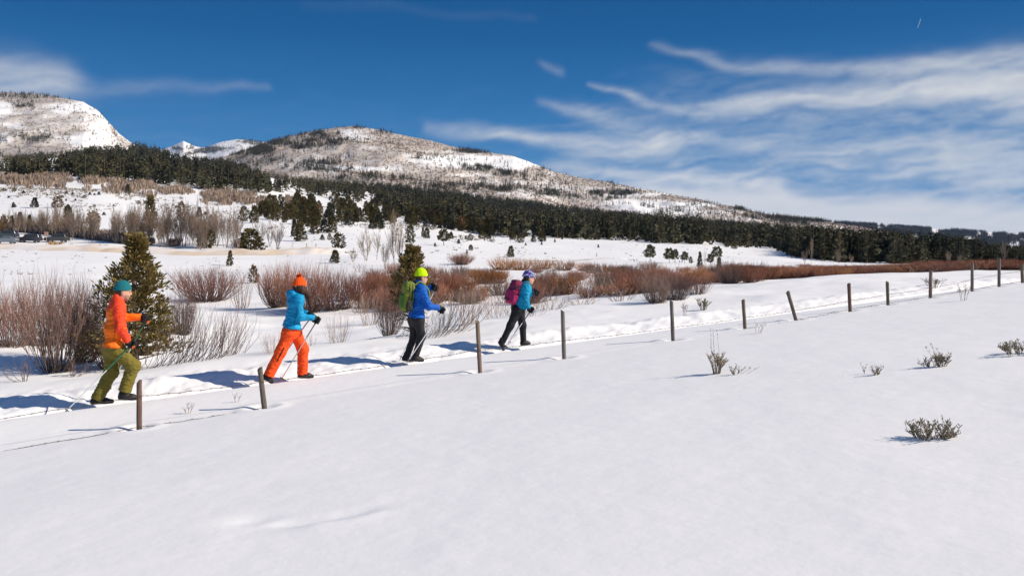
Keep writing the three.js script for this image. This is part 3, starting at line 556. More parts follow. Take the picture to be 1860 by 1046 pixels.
// junipers crowding the slope between road and forest
{
  const R = rng(505), lowB = [[470, 398], [520, 408], [560, 414], [620, 414], [680, 418], [740, 412], [790, 413], [840, 421], [880, 428], [900, 430]], topB = [[470, 376], [560, 374], [640, 376], [700, 384], [760, 400], [820, 408], [900, 426]];
  let n = 0, t = 0;
  while (n < 150 && t++ < 5000) {
    const X = lerp(470, 900, R()), a = interp(topB, X), b = interp(lowB, X), Y = lerp(a, b, R()); if (b < a + 1 || (Y > b - 8 && R() < 0.5)) continue;
    const k = R() < 0.45 ? 'cone' : R() < 0.5 ? 'dark' : R() < 0.85 ? 'round' : 'brown', h = 15 + 16 * R(), p = pix(X, Y, 60); if (-p[2] > 520) continue;
    juniperAt(X, Y, Y - h * 0.95, h * (0.55 + 0.25 * R()), k, `${{ cone: 'olive conical', dark: 'dark', round: 'rounded olive', brown: 'brownish' }[k]} ${h > 24 ? 'larger ' : ''}juniper in the crowded slope stand, ${zoneWord(X)}`, 'junipers crowding the slope below the forest', -p[2]); n++;
  }
  n = 0; t = 0;
  while (n < 42 && t++ < 2000) {
    const X = lerp(0, 520, R()), Y = 347 + 40 * R() * (X > 180 ? 1 : 0.75) + 12 * (X / 520), s = 2.5 + 4 * R();
    if (R() < 0.5 && Y > 366) continue;
    const p = pix(X, Y, 60); juniperAt(X, Y, Y - s, s * 1.15, R() < 0.7 ? 'dark' : 'round', 'tiny dark juniper dotting the open white slope below the forest at left', 'tiny junipers dotting the white slope at left', -p[2]); n++;
  }
}
// the two near junipers, with their own fine shapes
{
  const A = juniper(611, { branches: 160, clumps: 5, sprays: 15, leaf: 0.030, fat: 0.17, clump: 0.050, col: [0.215, 0.165, 0.055], brown: [0.16, 0.105, 0.05], dead: 0.12, low: 0.13, rise: 0.35, inner: 0.35, trunkR: 0.022, ragged: 1.05, profile: [[0, 0.24], [0.15, 0.33], [0.35, 0.345], [0.55, 0.27], [0.68, 0.20], [0.78, 0.115], [0.84, 0.06], [0.95, 0.05], [1, 0.02]] });
  const d = 15.6, p = at(246, d), h = 3.02 - 0 + (HOR - 0) * 0, top = (HOR - 420) / FOC * d + EYE, H = top - p[1];
  const o = thing('juniper', 'large ragged olive juniper behind the skier in the orange jacket', 'juniper', [p[0], p[1] - 0.05, p[2]], 1.1);
  o.scale.set(1.85 / 0.67, H, 1.85 / 0.67); part('trunk', A.trunk, barkMat, o); part('crown', A.crown, leafMat(0.2), o);
  const B = juniper(612, { ragged: 1.0, branches: 105, clumps: 5, sprays: 13, leaf: 0.036, fat: 0.18, clump: 0.055, col: [0.21, 0.155, 0.05], brown: [0.14, 0.10, 0.06], dead: 0.12, low: 0.36, rise: 0.35, inner: 0.3, trunkR: 0.024, profile: [[0.2, 0.2], [0.4, 0.22], [0.6, 0.22], [0.8, 0.16], [0.92, 0.09], [1, 0.03]] });
  // bare lower limbs
  const L = new GB(), R = rng(613);
  for (let k = 0; k < 60; k++) { const a = R() * 6.28, y = 0.05 + 0.42 * R(), l = 0.12 + 0.16 * R(); const e = [Math.cos(a) * l, y + 0.06 * (R() - 0.35), Math.sin(a) * l]; L.stem([[0, y, 0], [e[0] * 0.5, y + 0.03, e[2] * 0.5], e], 0.007, 0.002, [0.08, 0.065, 0.055]); for (let q = 0; q < 5; q++) { const f = 0.4 + 0.6 * R(), b = [e[0] * f, lerp(y, e[1], f), e[2] * f]; L.stem([b, [b[0] + (R() - 0.5) * 0.12, b[1] + (R() - 0.5) * 0.1, b[2] + (R() - 0.5) * 0.12]], 0.003, 0.001, [0.09, 0.075, 0.06]); } }
  const d2 = 18.6, p2 = at(748, d2), H2 = (HOR - 440) / FOC * d2 + EYE - p2[1];
  const b = thing('juniper', 'tall juniper with bare dark lower limbs behind the skier in the lime hat', 'juniper', [p2[0], p2[1] - 0.05, p2[2]], 0.4);
  b.scale.set(0.88 / 0.46, H2, 0.88 / 0.46); part('trunk', B.trunk, barkMat, b); part('bare_branch', L.build(), barkMat, b); part('crown', B.crown, leafMat(0.2), b);
}

// ------------------------------------------------------------------ leafless trees
const bareO = { depth: 4, kids: [6, 4, 4, 3], wig: 0.28, up: 0.05, spread: 0.75, len: 0.52, r: 0.017, min: 0.0028, bark: [0.27, 0.225, 0.185], twig: [0.255, 0.19, 0.14] };
const bareShapes = {
  broad: [bareTree(701, bareO), bareTree(702, { ...bareO, spread: 0.9, bark: [0.30, 0.26, 0.23] })],
  slim: [bareTree(703, { ...bareO, spread: 0.42, kids: [8, 4, 4, 3], len: 0.6 }), bareTree(704, { ...bareO, spread: 0.5, kids: [9, 4, 4, 3], twig: [0.27, 0.2, 0.15] })],
  multi: [bareTree(705, { ...bareO, trunks: 4, spread: 0.5, len: 0.5, kids: [5, 4, 3, 3], bark: [0.16, 0.14, 0.13] })],
  fuzzy: [bareTree(706, { ...bareO, trunks: 4, spread: 0.5, kids: [5, 3, 3, 2], r: 0.011, min: 0.0042, twig: [0.28, 0.205, 0.145] }), bareTree(707, { ...bareO, trunks: 5, spread: 0.55, kids: [4, 3, 3, 2], r: 0.010, min: 0.004, twig: [0.24, 0.175, 0.135] })],
  snag: [bareTree(708, { ...bareO, depth: 2, kids: [16, 2], spread: 0.9, len: 0.8, r: 0.014, bark: [0.22, 0.2, 0.19], twig: [0.22, 0.2, 0.19] })],
};
const bareProto = {}; for (const k in bareShapes) bareProto[k] = bareShapes[k].map((s) => treeThing(0, 'bare_tree', [['trunk', s.trunk, barkMat], ['branches', s.branches, barkMat]], 'bare tree'));
const RB = rng(808);
function bareAt(X, Yb, Yt, wide, kind, label, group, d) {
  const p = d ? at(X, d) : pix(X, Yb, 20), h = (Yb - Yt) / FOC * -p[2], l = bareProto[kind];
  copyOf(l[Math.floor(RB() * l.length)], 'bare_tree', label, group, [p[0], p[1], p[2]], RB() * 6.28, [h * wide, h, h * wide]);
}
for (const [X, yb, yt, w, k, label] of [
  [422, 452, 362, 0.7, 'broad', 'tall pale cottonwood with open forked crown, left of the broad juniper at the road'],
  [504, 453, 398, 0.8, 'multi', 'dark multi-stemmed leafless tree standing above the right part of the tan road'],
  [470, 450, 386, 0.8, 'fuzzy', 'fuzzy grey-brown leafless tree just right of the broad roadside juniper'],
  [489, 448, 392, 0.7, 'fuzzy', 'fuzzy leafless tree directly left of the dark multi-stemmed one'],
  [665, 474, 405, 0.85, 'fuzzy', 'rounded grey-brown leafless tree left of the pale tall one behind the lime hat'],
  [684, 472, 408, 0.7, 'broad', 'leafless tree with two visible trunks between the rounded one and the pale tall one'],
  [716, 482, 374, 0.5, 'slim', 'tallest pale leafless tree with narrow crown, upper left of the lime hat'],
  [728, 484, 400, 0.55, 'slim', 'shorter pale leafless tree right beside the tallest pale one'],
  [703, 488, 430, 0.7, 'fuzzy', 'low grey leafless thicket tree at the foot of the tallest pale one'],
  [640, 476, 448, 1.2, 'fuzzy', 'low brownish leafless bush-tree right of the small conical roadside juniper'],
  [1475, 478, 424, 0.55, 'slim', 'pale leafless tree in front of the dark forest above the far fence posts'],
  [1462, 478, 448, 0.9, 'fuzzy', 'low fuzzy leafless tree left of the pale one before the dark forest'],
  [1525, 478, 449, 0.8, 'fuzzy', 'grey leafless tree before the forest, right of the pale tall one'],
  [1548, 480, 459, 0.9, 'fuzzy', 'low grey-brown leafless tree before the forest above the eighth fence post'],
  [1610, 478, 463, 1.3, 'fuzzy', 'wide low grey leafless tree before the forest near the snow strip'],
  [1675, 478, 450, 0.8, 'fuzzy', 'grey leafless tree before the forest left of the eleventh fence post'],
  [1722, 479, 452, 0.8, 'fuzzy', 'pale grey leafless tree before the forest left of the tall fence post pair'],
  [1745, 479, 458, 0.9, 'fuzzy', 'small grey leafless tree before the forest near the right posts'],
  [1824, 479, 433, 0.6, 'slim', 'slim grey leafless tree standing at the far right before the blue ridge'],
  [1282, 496, 438, 0.35, 'snag', 'dead grey snag with short stubs, standing on the flat right of the small pines'],
]) bareAt(X, yb, yt, w, k, label);
{
  const R = rng(909);
  const spots = [[25, 60, 424, 38], [75, 70, 427, 42], [120, 60, 431, 54], [180, 80, 438, 60], [235, 50, 445, 66], [300, 70, 449, 76], [345, 70, 450, 74], [395, 50, 452, 68]];
  for (let k = 0; k < 108; k++) {
    const s = spots[k % spots.length], X = s[0] + (R() - 0.5) * s[1] * 1.6, yb = s[2] - 7 * R(), h = s[3] * (0.75 + 0.45 * R()), left = X < 200;
    if (X < -10 || X > 445) continue;
    bareAt(X, yb, yb - h, 0.5 + 0.35 * R(), R() < 0.3 ? 'slim' : 'fuzzy', `${h > s[3] ? 'taller' : 'shorter'} grey-brown leafless tree ${left ? 'in the thicket' : 'in the roadside band'}, ${zoneWord(X)}`, left ? 'leafless trees behind the parked cars' : 'leafless trees in the band above the road');
  }
  // aspen groves below the forest, seen as a brown-grey mass
  const m = [], q = new THREE.Quaternion(), up = new THREE.Vector3(0, 1, 0), c = [];
  for (let k = 0; k < 5200; k++) {
    const X = lerp(-60, 560, R()), band = interp([[0, 327], [100, 326], [200, 334], [300, 344], [400, 356], [470, 362], [560, 372]], X), Y = band + (R() + R() + R() - 1.3) * (X > 420 ? 9 : 13), f = fbm(X * 0.03 + 3, Y * 0.1, 3); if (f + 0.22 * (R() - 0.5) < 0.04 - (Math.abs(Y - band) < 4 ? 0.16 : 0) || (X > 420 && f < 0.12)) continue;
    const p = pix(X, Y, 120), s = (1.8 + 3.4 * R() * R()); m.push(new THREE.Matrix4().compose(new THREE.Vector3(...p), q.setFromAxisAngle(up, R() * 6.28), new THREE.Vector3(s * 0.8, s, s * 0.8))); const v = 0.55 + 0.4 * R(); c.push(rgb(v * 1.05, v * 0.96, v * 0.88));
  }
  stuff('aspen_grove', brushGeo, needleMat, m, 'brown-grey mass of leafless aspens between white slope and dark forest at left', c, 'aspens');
  const um = [], uc = [];
  for (let k = 0; k < 2600; k++) {
    const X = lerp(-60, 440, R()), Y = interp([[0, 420], [60, 424], [120, 430], [180, 437], [250, 446], [440, 452]], X) - 12 * R() * R(); if (X > 235 && (fbm(X * 0.06, 4.2, 3) < 0.05 || R() < 0.6)) continue;
    const p = pix(X, Y, 60), s = (X < 240 ? 1.7 : 1.3) * (0.5 + 0.7 * R()); um.push(new THREE.Matrix4().compose(new THREE.Vector3(...p), q.setFromAxisAngle(up, R() * 6.28), new THREE.Vector3(s * 0.9, s, s * 0.9))); const v = 0.38 + 0.3 * R(); uc.push(rgb(v, v * 0.93, v * 0.95));
  }
  stuff('leafless_thicket', brushGeo, needleMat, um, 'grey-purple leafless undergrowth at the foot of the bare trees behind the road', uc, 'thicket');
  // dead grass and sagebrush tips poking through the snow of the meadows and the open slope
  const tg = new GB(), RR = rng(912); for (let k = 0; k < 14; k++) { const a = RR() * 6.28; tg.blade([Math.cos(a) * 0.2, -0.02, Math.sin(a) * 0.2], [Math.cos(a) * 0.5, 1, Math.sin(a) * 0.5], 0.7 + 0.5 * RR(), 0.07, RR() * 6.28, [0.20, 0.175, 0.14], [0.24, 0.21, 0.165]); }
  const tuft = tg.build(), tm = [], tc = [];
  for (let k = 0; k < 2600; k++) {
    const X = lerp(-50, 1500, R()), d = Math.exp(lerp(Math.log(45), Math.log(330), R())), p = at(X, d), Y = viewY(...p); if (fbm(X * 0.02, d * 0.03 + 8, 3) < 0.02 || Y > 500 || Y > interp([[0, 500], [600, 500], [800, 470], [1300, 478], [1500, 474]], X)) continue;
    if (X > 700 && R() < 0.45) continue;
    const s = (0.08 + 0.24 * R() * R()) * (d > 120 ? 1.6 : 0.6); tm.push(new THREE.Matrix4().compose(new THREE.Vector3(...p), q.setFromAxisAngle(up, R() * 6.28), new THREE.Vector3(s * 1.7, s, s * 1.7))); const v = 0.6 + 0.8 * R(); tc.push(rgb(v, v, v));
  }
  for (let k = 0; k < 4200; k++) {                            // brush of the slope below the aspens and round the junipers
    const X = lerp(-40, 900, R()), b = interp([[0, 340], [200, 346], [400, 366], [560, 384], [760, 408], [900, 430]], X), Y = b + 46 * R() * R() * (X < 620 ? 1 : 0.6); if (fbm(X * 0.022 + 50, Y * 0.09, 3) < 0.0 + 0.2 * R()) continue;
    const p = pix(X, Y, 100), s = 0.35 + 0.75 * R() * R(); if (p[2] < -560) continue; tm.push(new THREE.Matrix4().compose(new THREE.Vector3(...p), q.setFromAxisAngle(up, R() * 6.28), new THREE.Vector3(s * 1.3, s, s * 1.3))); const v = 0.7 + 0.7 * R(); tc.push(rgb(v, v * 0.96, v * 0.92));
  }
  stuff('dry_tufts', tuft, needleMat, tm, 'low dry brush poking out of the snowy meadow and slope', tc, 'dry tufts');
}

// ------------------------------------------------------------------ willows along the creek
const WR = { low: [0.145, 0.10, 0.085], mid: [0.26, 0.125, 0.09], tip: [0.36, 0.16, 0.105] }, WG = { low: [0.14, 0.11, 0.095], mid: [0.20, 0.145, 0.12], tip: [0.27, 0.165, 0.135] }, WO = { low: [0.20, 0.11, 0.06], mid: [0.33, 0.145, 0.06], tip: [0.42, 0.19, 0.07] }, WP = { low: [0.33, 0.25, 0.19], mid: [0.40, 0.29, 0.22], tip: [0.45, 0.33, 0.26] };
const wShapes = {
  red: [willow(301, { ...WR, stems: 230, twigs: 5, spread: 0.62, foot: 0.20, r: 0.0062 }), willow(302, { ...WR, stems: 210, twigs: 5, spread: 0.75, foot: 0.24, r: 0.0062 })],
  rust: [willow(303, { ...WO, stems: 120, twigs: 3, spread: 0.8, foot: 0.3, r: 0.012, twigLen: 1.2 }), willow(304, { low: [0.21, 0.12, 0.085], mid: [0.36, 0.16, 0.10], tip: [0.45, 0.215, 0.135], stems: 120, twigs: 3, spread: 0.7, foot: 0.32, r: 0.012, twigLen: 1.2 })],
  orange: [willow(305, { low: [0.25, 0.13, 0.05], mid: [0.42, 0.18, 0.05], tip: [0.50, 0.23, 0.06], stems: 120, twigs: 3, spread: 0.75, foot: 0.3, r: 0.012 })],
  near: [willow(306, { low: [0.13, 0.10, 0.085], mid: [0.235, 0.155, 0.125], tip: [0.33, 0.19, 0.15], stems: 112, twigs: 6, spread: 0.60, foot: 0.14, r: 0.0056 }), willow(307, { ...WR, mid: [0.27, 0.15, 0.115], tip: [0.36, 0.19, 0.145], stems: 108, twigs: 6, spread: 0.52, foot: 0.18, r: 0.0056 })],
  grey: [willow(308, { ...WG, low: [0.11, 0.09, 0.08], stems: 150, twigs: 5, spread: 0.62, foot: 0.22, r: 0.0072 })],
  lean: [willow(309, { ...WP, mid: [0.30, 0.19, 0.14], tip: [0.33, 0.19, 0.14], stems: 34, twigs: 4, spread: 0.28, lean: 0.42, foot: 0.3, r: 0.007 }), willow(310, { ...WG, stems: 30, twigs: 4, spread: 0.4, lean: 0.3, foot: 0.3, r: 0.006 })],
  pale: [willow(311, { ...WP, stems: 24, twigs: 3, spread: 0.4, foot: 0.2, r: 0.007 }), willow(312, { ...WP, mid: [0.36, 0.24, 0.18], stems: 40, twigs: 3, spread: 0.6, foot: 0.4, r: 0.006 })],
  sprig: [willow(313, { ...WG, stems: 11, twigs: 4, spread: 0.75, foot: 0.08, r: 0.012, twigLen: 1.3 })],
};
const wProto = {}; for (const k in wShapes) wProto[k] = wShapes[k].map((s) => treeThing(0, 'willow_bush', [['stems', s.stems, barkMat], ['twigs', s.twigs, barkMat]], 'willow bush'));
const RW = rng(1212), creekWord = (X) => X < 720 ? 'left of the lime hat skier' : X < 800 ? 'behind the lime hat skier' : X < 890 ? 'between the third and fourth skiers' : X < 985 ? 'behind the fourth skier' : X < 1075 ? 'right of the fourth skier' : X < 1165 ? 'around the dark grey rounded willow' : X < 1290 ? 'around the three tall stemmy willows' : 'left of the leaning fence post';
function willowAt(X, Yb, Yt, W, kind, label, group, d, which) {
  const p = d ? at(X, d) : pix(X, Yb, 12), dd = -p[2], top = (HOR - Yt) / FOC * dd + EYE, h = Math.max(0.15, top - p[1]), w = W / FOC * dd, l = wProto[kind], i = which ?? Math.floor(RW() * l.length);
  const sp = { red: 1.25, rust: 1.5, orange: 1.5, near: 1.15, grey: 1.25, lean: 0.95, pale: 1.0, sprig: 1.4 }[kind];
  copyOf(l[i], 'willow_bush', label, group, [p[0], p[1] - 0.02, p[2]], kind === 'lean' ? (RW() - 0.5) * 0.5 : RW() * 6.28, [w / sp, h, w / sp]);
}
for (const [X, yb, yt, w, k, label, d, which] of [
  [18, 640, 500, 110, 'near', 'reddish dense willow cut by the left picture edge', 17.5, 1],
  [-45, 640, 505, 100, 'near', 'dense willow mostly beyond the left picture edge', 17.5, 1],
  [100, 672, 492, 150, 'near', 'large grey-stemmed willow fanning from one foot, left of the orange jacket', 15.0, 0],
  [150, 655, 505, 105, 'near', 'dark-stemmed willow between the large grey-stemmed one and the big juniper', 16.2, 0],
  [70, 650, 490, 110, 'near', 'red-tipped willow behind the large grey-stemmed one', 18.2, 1],
  [135, 640, 500, 90, 'near', 'reddish upright willow right behind the large grey-stemmed one', 19.0, 1],
  [45, 690, 648, 75, 'sprig', 'low bare sprig on snow in front of the left willows', 13.8],
  [130, 680, 645, 60, 'sprig', 'small bare sprig at the foot of the large grey-stemmed willow', 14.3],
  [200, 675, 560, 90, 'near', 'thin dark willow stems directly behind the orange jacket', 15.4, 0],
  [285, 665, 590, 110, 'lean', 'fan of pale bare stems leaning right under the big juniper', 14.9],
  [330, 660, 540, 80, 'lean', 'tall thin stems leaning right, beside the right edge of the big juniper', 15.4],
  [368, 660, 555, 86, 'lean', 'sparse brown stems leaning right on snow below the round red willow', 15.2],
  [400, 640, 540, 70, 'lean', 'thin stems leaning right, farthest right of the leaning clumps', 17.0],
  [330, 600, 520, 60, 'grey', 'thin grey willow at the left foot of the round red willow', 24],
  [374, 547, 478, 108, 'red', 'round rust-red willow standing alone on snow right of the big juniper'],
  [505, 558, 472, 78, 'red', 'left third of the big red willow thicket behind the pompom hat'],
  [556, 566, 470, 96, 'red', 'middle of the big red willow thicket, behind the pompom hat itself'],
  [612, 562, 484, 80, 'red', 'right third of the big red willow thicket behind the blue jacket'],
  [495, 642, 592, 38, 'pale', 'pale dry stalks left of the light blue jacket, close to the trail'],
  [615, 622, 556, 42, 'pale', 'pale upright stalks on snow midway between the second and third skiers'],
  [563, 628, 600, 26, 'pale', 'short pale stalks on snow just right of the light blue jacket'],
  [440, 560, 480, 60, 'pale', 'sparse pale twigs left of the big red thicket'],
  [650, 545, 488, 50, 'rust', 'orange-red willow right beyond the big red thicket'],
  [695, 540, 484, 62, 'red', 'red-grey willow left of the juniper with bare lower limbs'],
  [672, 590, 515, 56, 'pale', 'thin pinkish stalks left of the juniper with bare lower limbs'],
  [705, 608, 520, 70, 'near', 'dark tangled willow at left foot of the juniper behind the lime hat', 19.5],
  [812, 600, 512, 88, 'lean', 'orange-brown stems leaning right behind the forward glove of the lime hat skier', 18.8],
  [785, 606, 545, 60, 'lean', 'slender brown stems leaning right, close behind the blue jacket skier', 18.2],
  [852, 590, 500, 60, 'pale', 'tall sparse pale stems between the third and fourth skiers', 20.0],
  [800, 545, 480, 90, 'rust', 'rust willow right of the juniper behind the lime hat', 38],
  [838, 481, 457, 48, 'red', 'dark red dome-shaped willow alone on the white flat, upper right of the lime hat'],
  [905, 560, 520, 60, 'pale', 'low pale twiggy willow left of the magenta backpack', 26],
  [880, 510, 485, 60, 'rust', 'brownish low willow left above the magenta backpack', 56],
  [912, 490, 463, 50, 'orange', 'bright orange willow below the lone triangular juniper, left half'],
  [945, 491, 466, 44, 'orange', 'bright orange willow below lone triangular juniper, right half'],
  [985, 489, 468, 46, 'rust', 'rusty willow right of the bright orange pair'],
  [1025, 491, 470, 44, 'rust', 'rusty brown willow in the middle of the far row above the fourth skier'],
  [1062, 492, 473, 36, 'orange', 'orange-tipped willow at the right end of the far row'],
  [1095, 494, 476, 40, 'rust', 'small rust willow right of the far row'],
  [985, 530, 488, 56, 'rust', 'rust willow just right of the patterned hat'],
  [1025, 535, 492, 60, 'rust', 'brown-red willow second right of the patterned hat'],
  [1098, 531, 487, 52, 'grey', 'dark grey rounded willow on snow between rust ones'],
  [1155, 530, 482, 52, 'rust', 'tall rust willow right of the dark grey rounded one'],
  [1192, 556, 497, 56, 'grey', 'left of the three tall stemmy willows at bench edge', 23.5],
  [1228, 552, 498, 64, 'grey', 'middle of the three tall stemmy willows at bench edge', 24.5],
  [1266, 546, 498, 56, 'near', 'right of the three tall stemmy willows at bench edge', 26],
  [1215, 515, 480, 60, 'rust', 'rust willow behind the three tall stemmy ones'],
  [1265, 512, 484, 54, 'rust', 'rust willow right behind the three tall stemmy ones'],
  [1335, 492, 477, 26, 'rust', 'small red willow alone on the white flat, right of the snag'],
  [1180, 490, 472, 44, 'grey', 'dark grey low willow at the foot of the lone pine on the flat'],
  [1318, 512, 490, 50, 'pale', 'sparse pinkish willow below the small red one on the flat'],
  [1000, 565, 535, 80, 'pale', 'low pale twigs right of the light blue jacket of the fourth skier', 23],
  [1055, 560, 530, 80, 'pale', 'low bent brown twigs on snow near the fourth fence post', 24],
  [1125, 552, 512, 70, 'pale', 'sparse pale twigs left of the three tall stemmy willows', 26],
  [950, 575, 535, 60, 'pale', 'pale dry twigs directly behind the fourth skier', 21.5],
]) willowAt(X, yb, yt, w, k, label, undefined, d, which);
{
  const R = rng(1313); let n = 0;
  for (let k = 0; k < 74; k++) {                             // red band behind the far fence posts
    const X = 1365 + 510 * ((k * 0.618) % 1), Y = lerp(484, X > 1500 ? 500 : 513, Math.pow(R(), 0.8)), p = pix(X, Y, 42), d = -p[2], h = Math.max(0.55, (Y - (X > 1640 ? 478 : X < 1440 ? 481 : 483) - 8 * R()) / FOC * d);
    const pt = at(X, d); willowAt(X, Y, viewY(pt[0], pt[1] + h, pt[2]), (2.0 + 1.2 * R()) * FOC / d, R() < 0.12 ? 'pale' : R() < 0.8 ? 'rust' : 'red', `${d < 60 ? 'nearer' : 'farther'} rust-red willow in the dense band ${zoneWord(X)}`, 'rust-red willows in the band behind the far fence', d, R() < 0.6 ? 1 : 0); n++;
  }
  for (let k = 0; k < 140; k++) {                             // loose scatter of the creek bottom
    const X = lerp(640, 1370, R()), Y = lerp(492, interp([[640, 570], [1000, 550], [1370, 512]], X), R()), p = pix(X, Y, 21), d = -p[2], h = (0.45 + 0.7 * R()) * (d < 30 ? 0.85 : 1), pt = at(X, d), k2 = R() < 0.45 ? 'pale' : R() < 0.5 ? 'rust' : R() < 0.4 ? 'red' : 'grey';
    willowAt(X, Y, viewY(pt[0], pt[1] + h, pt[2]), (1.2 + 0.9 * R()) * FOC / d, k2, `${d < 32 ? 'near' : 'far'} low ${{ pale: 'pale twiggy', rust: 'rust', red: 'red-brown', grey: 'grey' }[k2]} willow of the creek bottom, ${creekWord(X)}`, 'low willows scattered over the creek bottom', d);
  }
}

// ------------------------------------------------------------------ people
// Bodies and clothes are distance fields joined with a smooth minimum, meshed by surface nets.
const V = (a) => a, sub = (a, b) => [a[0] - b[0], a[1] - b[1], a[2] - b[2]], add = (a, b, k = 1) => [a[0] + b[0] * k, a[1] + b[1] * k, a[2] + b[2] * k], dot = (a, b) => a[0] * b[0] + a[1] * b[1] + a[2] * b[2], mixv = (a, b, t) => [lerp(a[0], b[0], t), lerp(a[1], b[1], t), lerp(a[2], b[2], t)];
const nrm = (a) => { const l = Math.hypot(...a) || 1; return [a[0] / l, a[1] / l, a[2] / l]; }, crs = (a, b) => [a[1] * b[2] - a[2] * b[1], a[2] * b[0] - a[0] * b[2], a[0] * b[1] - a[1] * b[0]];
function cap(a, b, ra, rb = ra) { const dx = b[0] - a[0], dy = b[1] - a[1], dz = b[2] - a[2], L = dx * dx + dy * dy + dz * dz || 1e-9; return (x, y, z) => { const px = x - a[0], py = y - a[1], pz = z - a[2], t = clamp((px * dx + py * dy + pz * dz) / L, 0, 1); return Math.hypot(px - dx * t, py - dy * t, pz - dz * t) - (ra + (rb - ra) * t); }; }
function ell(c, rx, ry, rz) { const m = Math.min(rx, ry, rz); return (x, y, z) => { const q = Math.hypot((x - c[0]) / rx, (y - c[1]) / ry, (z - c[2]) / rz); return (q - 1) * m * (q > 1 ? 1 + 0.2 * (q - 1) : 1); }; }
const smin = (a, b, k) => { const h = Math.max(k - Math.abs(a - b), 0) / k; return Math.min(a, b) - h * h * k * 0.25; };
function uni(list, k = 0.04) { return (x, y, z) => { let d = 9; for (const f of list) d = smin(d, f(x, y, z), k); return d; }; }
const cut = (f, p, n) => { const e = dot(p, n); return (x, y, z) => Math.max(f(x, y, z), x * n[0] + y * n[1] + z * n[2] - e); };   // keeps the side that n points away from
function surface(f, lo, hi, cell, colorOf) {
  const nx = Math.ceil((hi[0] - lo[0]) / cell) + 1, ny = Math.ceil((hi[1] - lo[1]) / cell) + 1, nz = Math.ceil((hi[2] - lo[2]) / cell) + 1, F = new Float32Array(nx * ny * nz), id = new Int32Array(nx * ny * nz).fill(-1), P = [], I = [];
  const at3 = (i, j, k) => (k * ny + j) * nx + i;
  for (let k = 0; k < nz; k++) for (let j = 0; j < ny; j++) for (let i = 0; i < nx; i++) F[at3(i, j, k)] = f(lo[0] + i * cell, lo[1] + j * cell, lo[2] + k * cell);
  for (let k = 0; k < nz - 1; k++) for (let j = 0; j < ny - 1; j++) for (let i = 0; i < nx - 1; i++) {
    let n = 0, sx = 0, sy = 0, sz = 0; const c = []; let m = 0;
    for (let q = 0; q < 8; q++) { const v = F[at3(i + (q & 1), j + ((q >> 1) & 1), k + (q >> 2))]; c.push(v); if (v < 0) m++; }
    if (m === 0 || m === 8) continue;
    for (let a = 0; a < 8; a++) for (const b of [a ^ 1, a ^ 2, a ^ 4]) if (b > a && (c[a] < 0) !== (c[b] < 0)) { const t = c[a] / (c[a] - c[b]); sx += lerp(a & 1, b & 1, t); sy += lerp((a >> 1) & 1, (b >> 1) & 1, t); sz += lerp(a >> 2, b >> 2, t); n++; }
    id[at3(i, j, k)] = P.length / 3; P.push(lo[0] + (i + sx / n) * cell, lo[1] + (j + sy / n) * cell, lo[2] + (k + sz / n) * cell);
  }
  const quad = (a, b, c, d, flip) => { if (a < 0 || b < 0 || c < 0 || d < 0) return; if (flip) I.push(a, c, b, a, d, c); else I.push(a, b, c, a, c, d); };
  for (let k = 1; k < nz - 1; k++) for (let j = 1; j < ny - 1; j++) for (let i = 1; i < nx - 1; i++) {
    const s = F[at3(i, j, k)] < 0;
    if (s !== F[at3(i + 1, j, k)] < 0) quad(id[at3(i, j - 1, k - 1)], id[at3(i, j, k - 1)], id[at3(i, j, k)], id[at3(i, j - 1, k)], !s);
    if (s !== F[at3(i, j + 1, k)] < 0) quad(id[at3(i - 1, j, k - 1)], id[at3(i, j, k - 1)], id[at3(i, j, k)], id[at3(i - 1, j, k)], s);
    if (s !== F[at3(i, j, k + 1)] < 0) quad(id[at3(i - 1, j - 1, k)], id[at3(i, j - 1, k)], id[at3(i, j, k)], id[at3(i - 1, j, k)], !s);
  }
  const N = [], C = [], e = cell * 0.4;
  for (let q = 0; q < P.length; q += 3) {
    const [x, y, z] = [P[q], P[q + 1], P[q + 2]], n = nrm([f(x + e, y, z) - f(x - e, y, z), f(x, y + e, z) - f(x, y - e, z), f(x, y, z + e) - f(x, y, z - e)]); N.push(...n);
    if (colorOf) C.push(...colorOf(x, y, z, n));
  }
  const g = new THREE.BufferGeometry(); g.setAttribute('position', new THREE.Float32BufferAttribute(P, 3)); g.setAttribute('normal', new THREE.Float32BufferAttribute(N, 3)); if (colorOf) g.setAttribute('color', new THREE.Float32BufferAttribute(C, 3)); g.setIndex(I); return g;
}
function around(pts, pad) { const lo = [9, 9, 9], hi = [-9, -9, -9]; for (const p of pts) for (let c = 0; c < 3; c++) { lo[c] = Math.min(lo[c], p[c] - pad); hi[c] = Math.max(hi[c], p[c] + pad); } return [lo, hi]; }
const wrinkle = (f, amp, fx, fy, fz, s) => (x, y, z) => { const d = f(x, y, z); if (Math.abs(d) > 0.06) return d; const n = PN.noise(x * fx + s, y * fy + 0.6 * PN.noise(x * 5, y * 5, z * 5 + s), z * fz), m = PN.noise(x * fx * 1.7 + 9, y * fy * 2.1 + s, z * fz * 1.7); return d + amp * (0.55 * n + 0.9 * (0.35 - Math.abs(m) * 1.6)); };
const cloth = (rough = 0.7) => new THREE.MeshPhysicalMaterial({ color: rgb(1, 1, 1), vertexColors: true, roughness: rough, sheen: 0.25, sheenRoughness: 0.6, specularIntensity: 0.5 });
const skinMat = new THREE.MeshStandardMaterial({ color: rgb(1, 1, 1), vertexColors: true, roughness: 0.55 });
const blackMat = mat([0.018, 0.018, 0.02], 0.55), SKIN = [0.56, 0.33, 0.24];

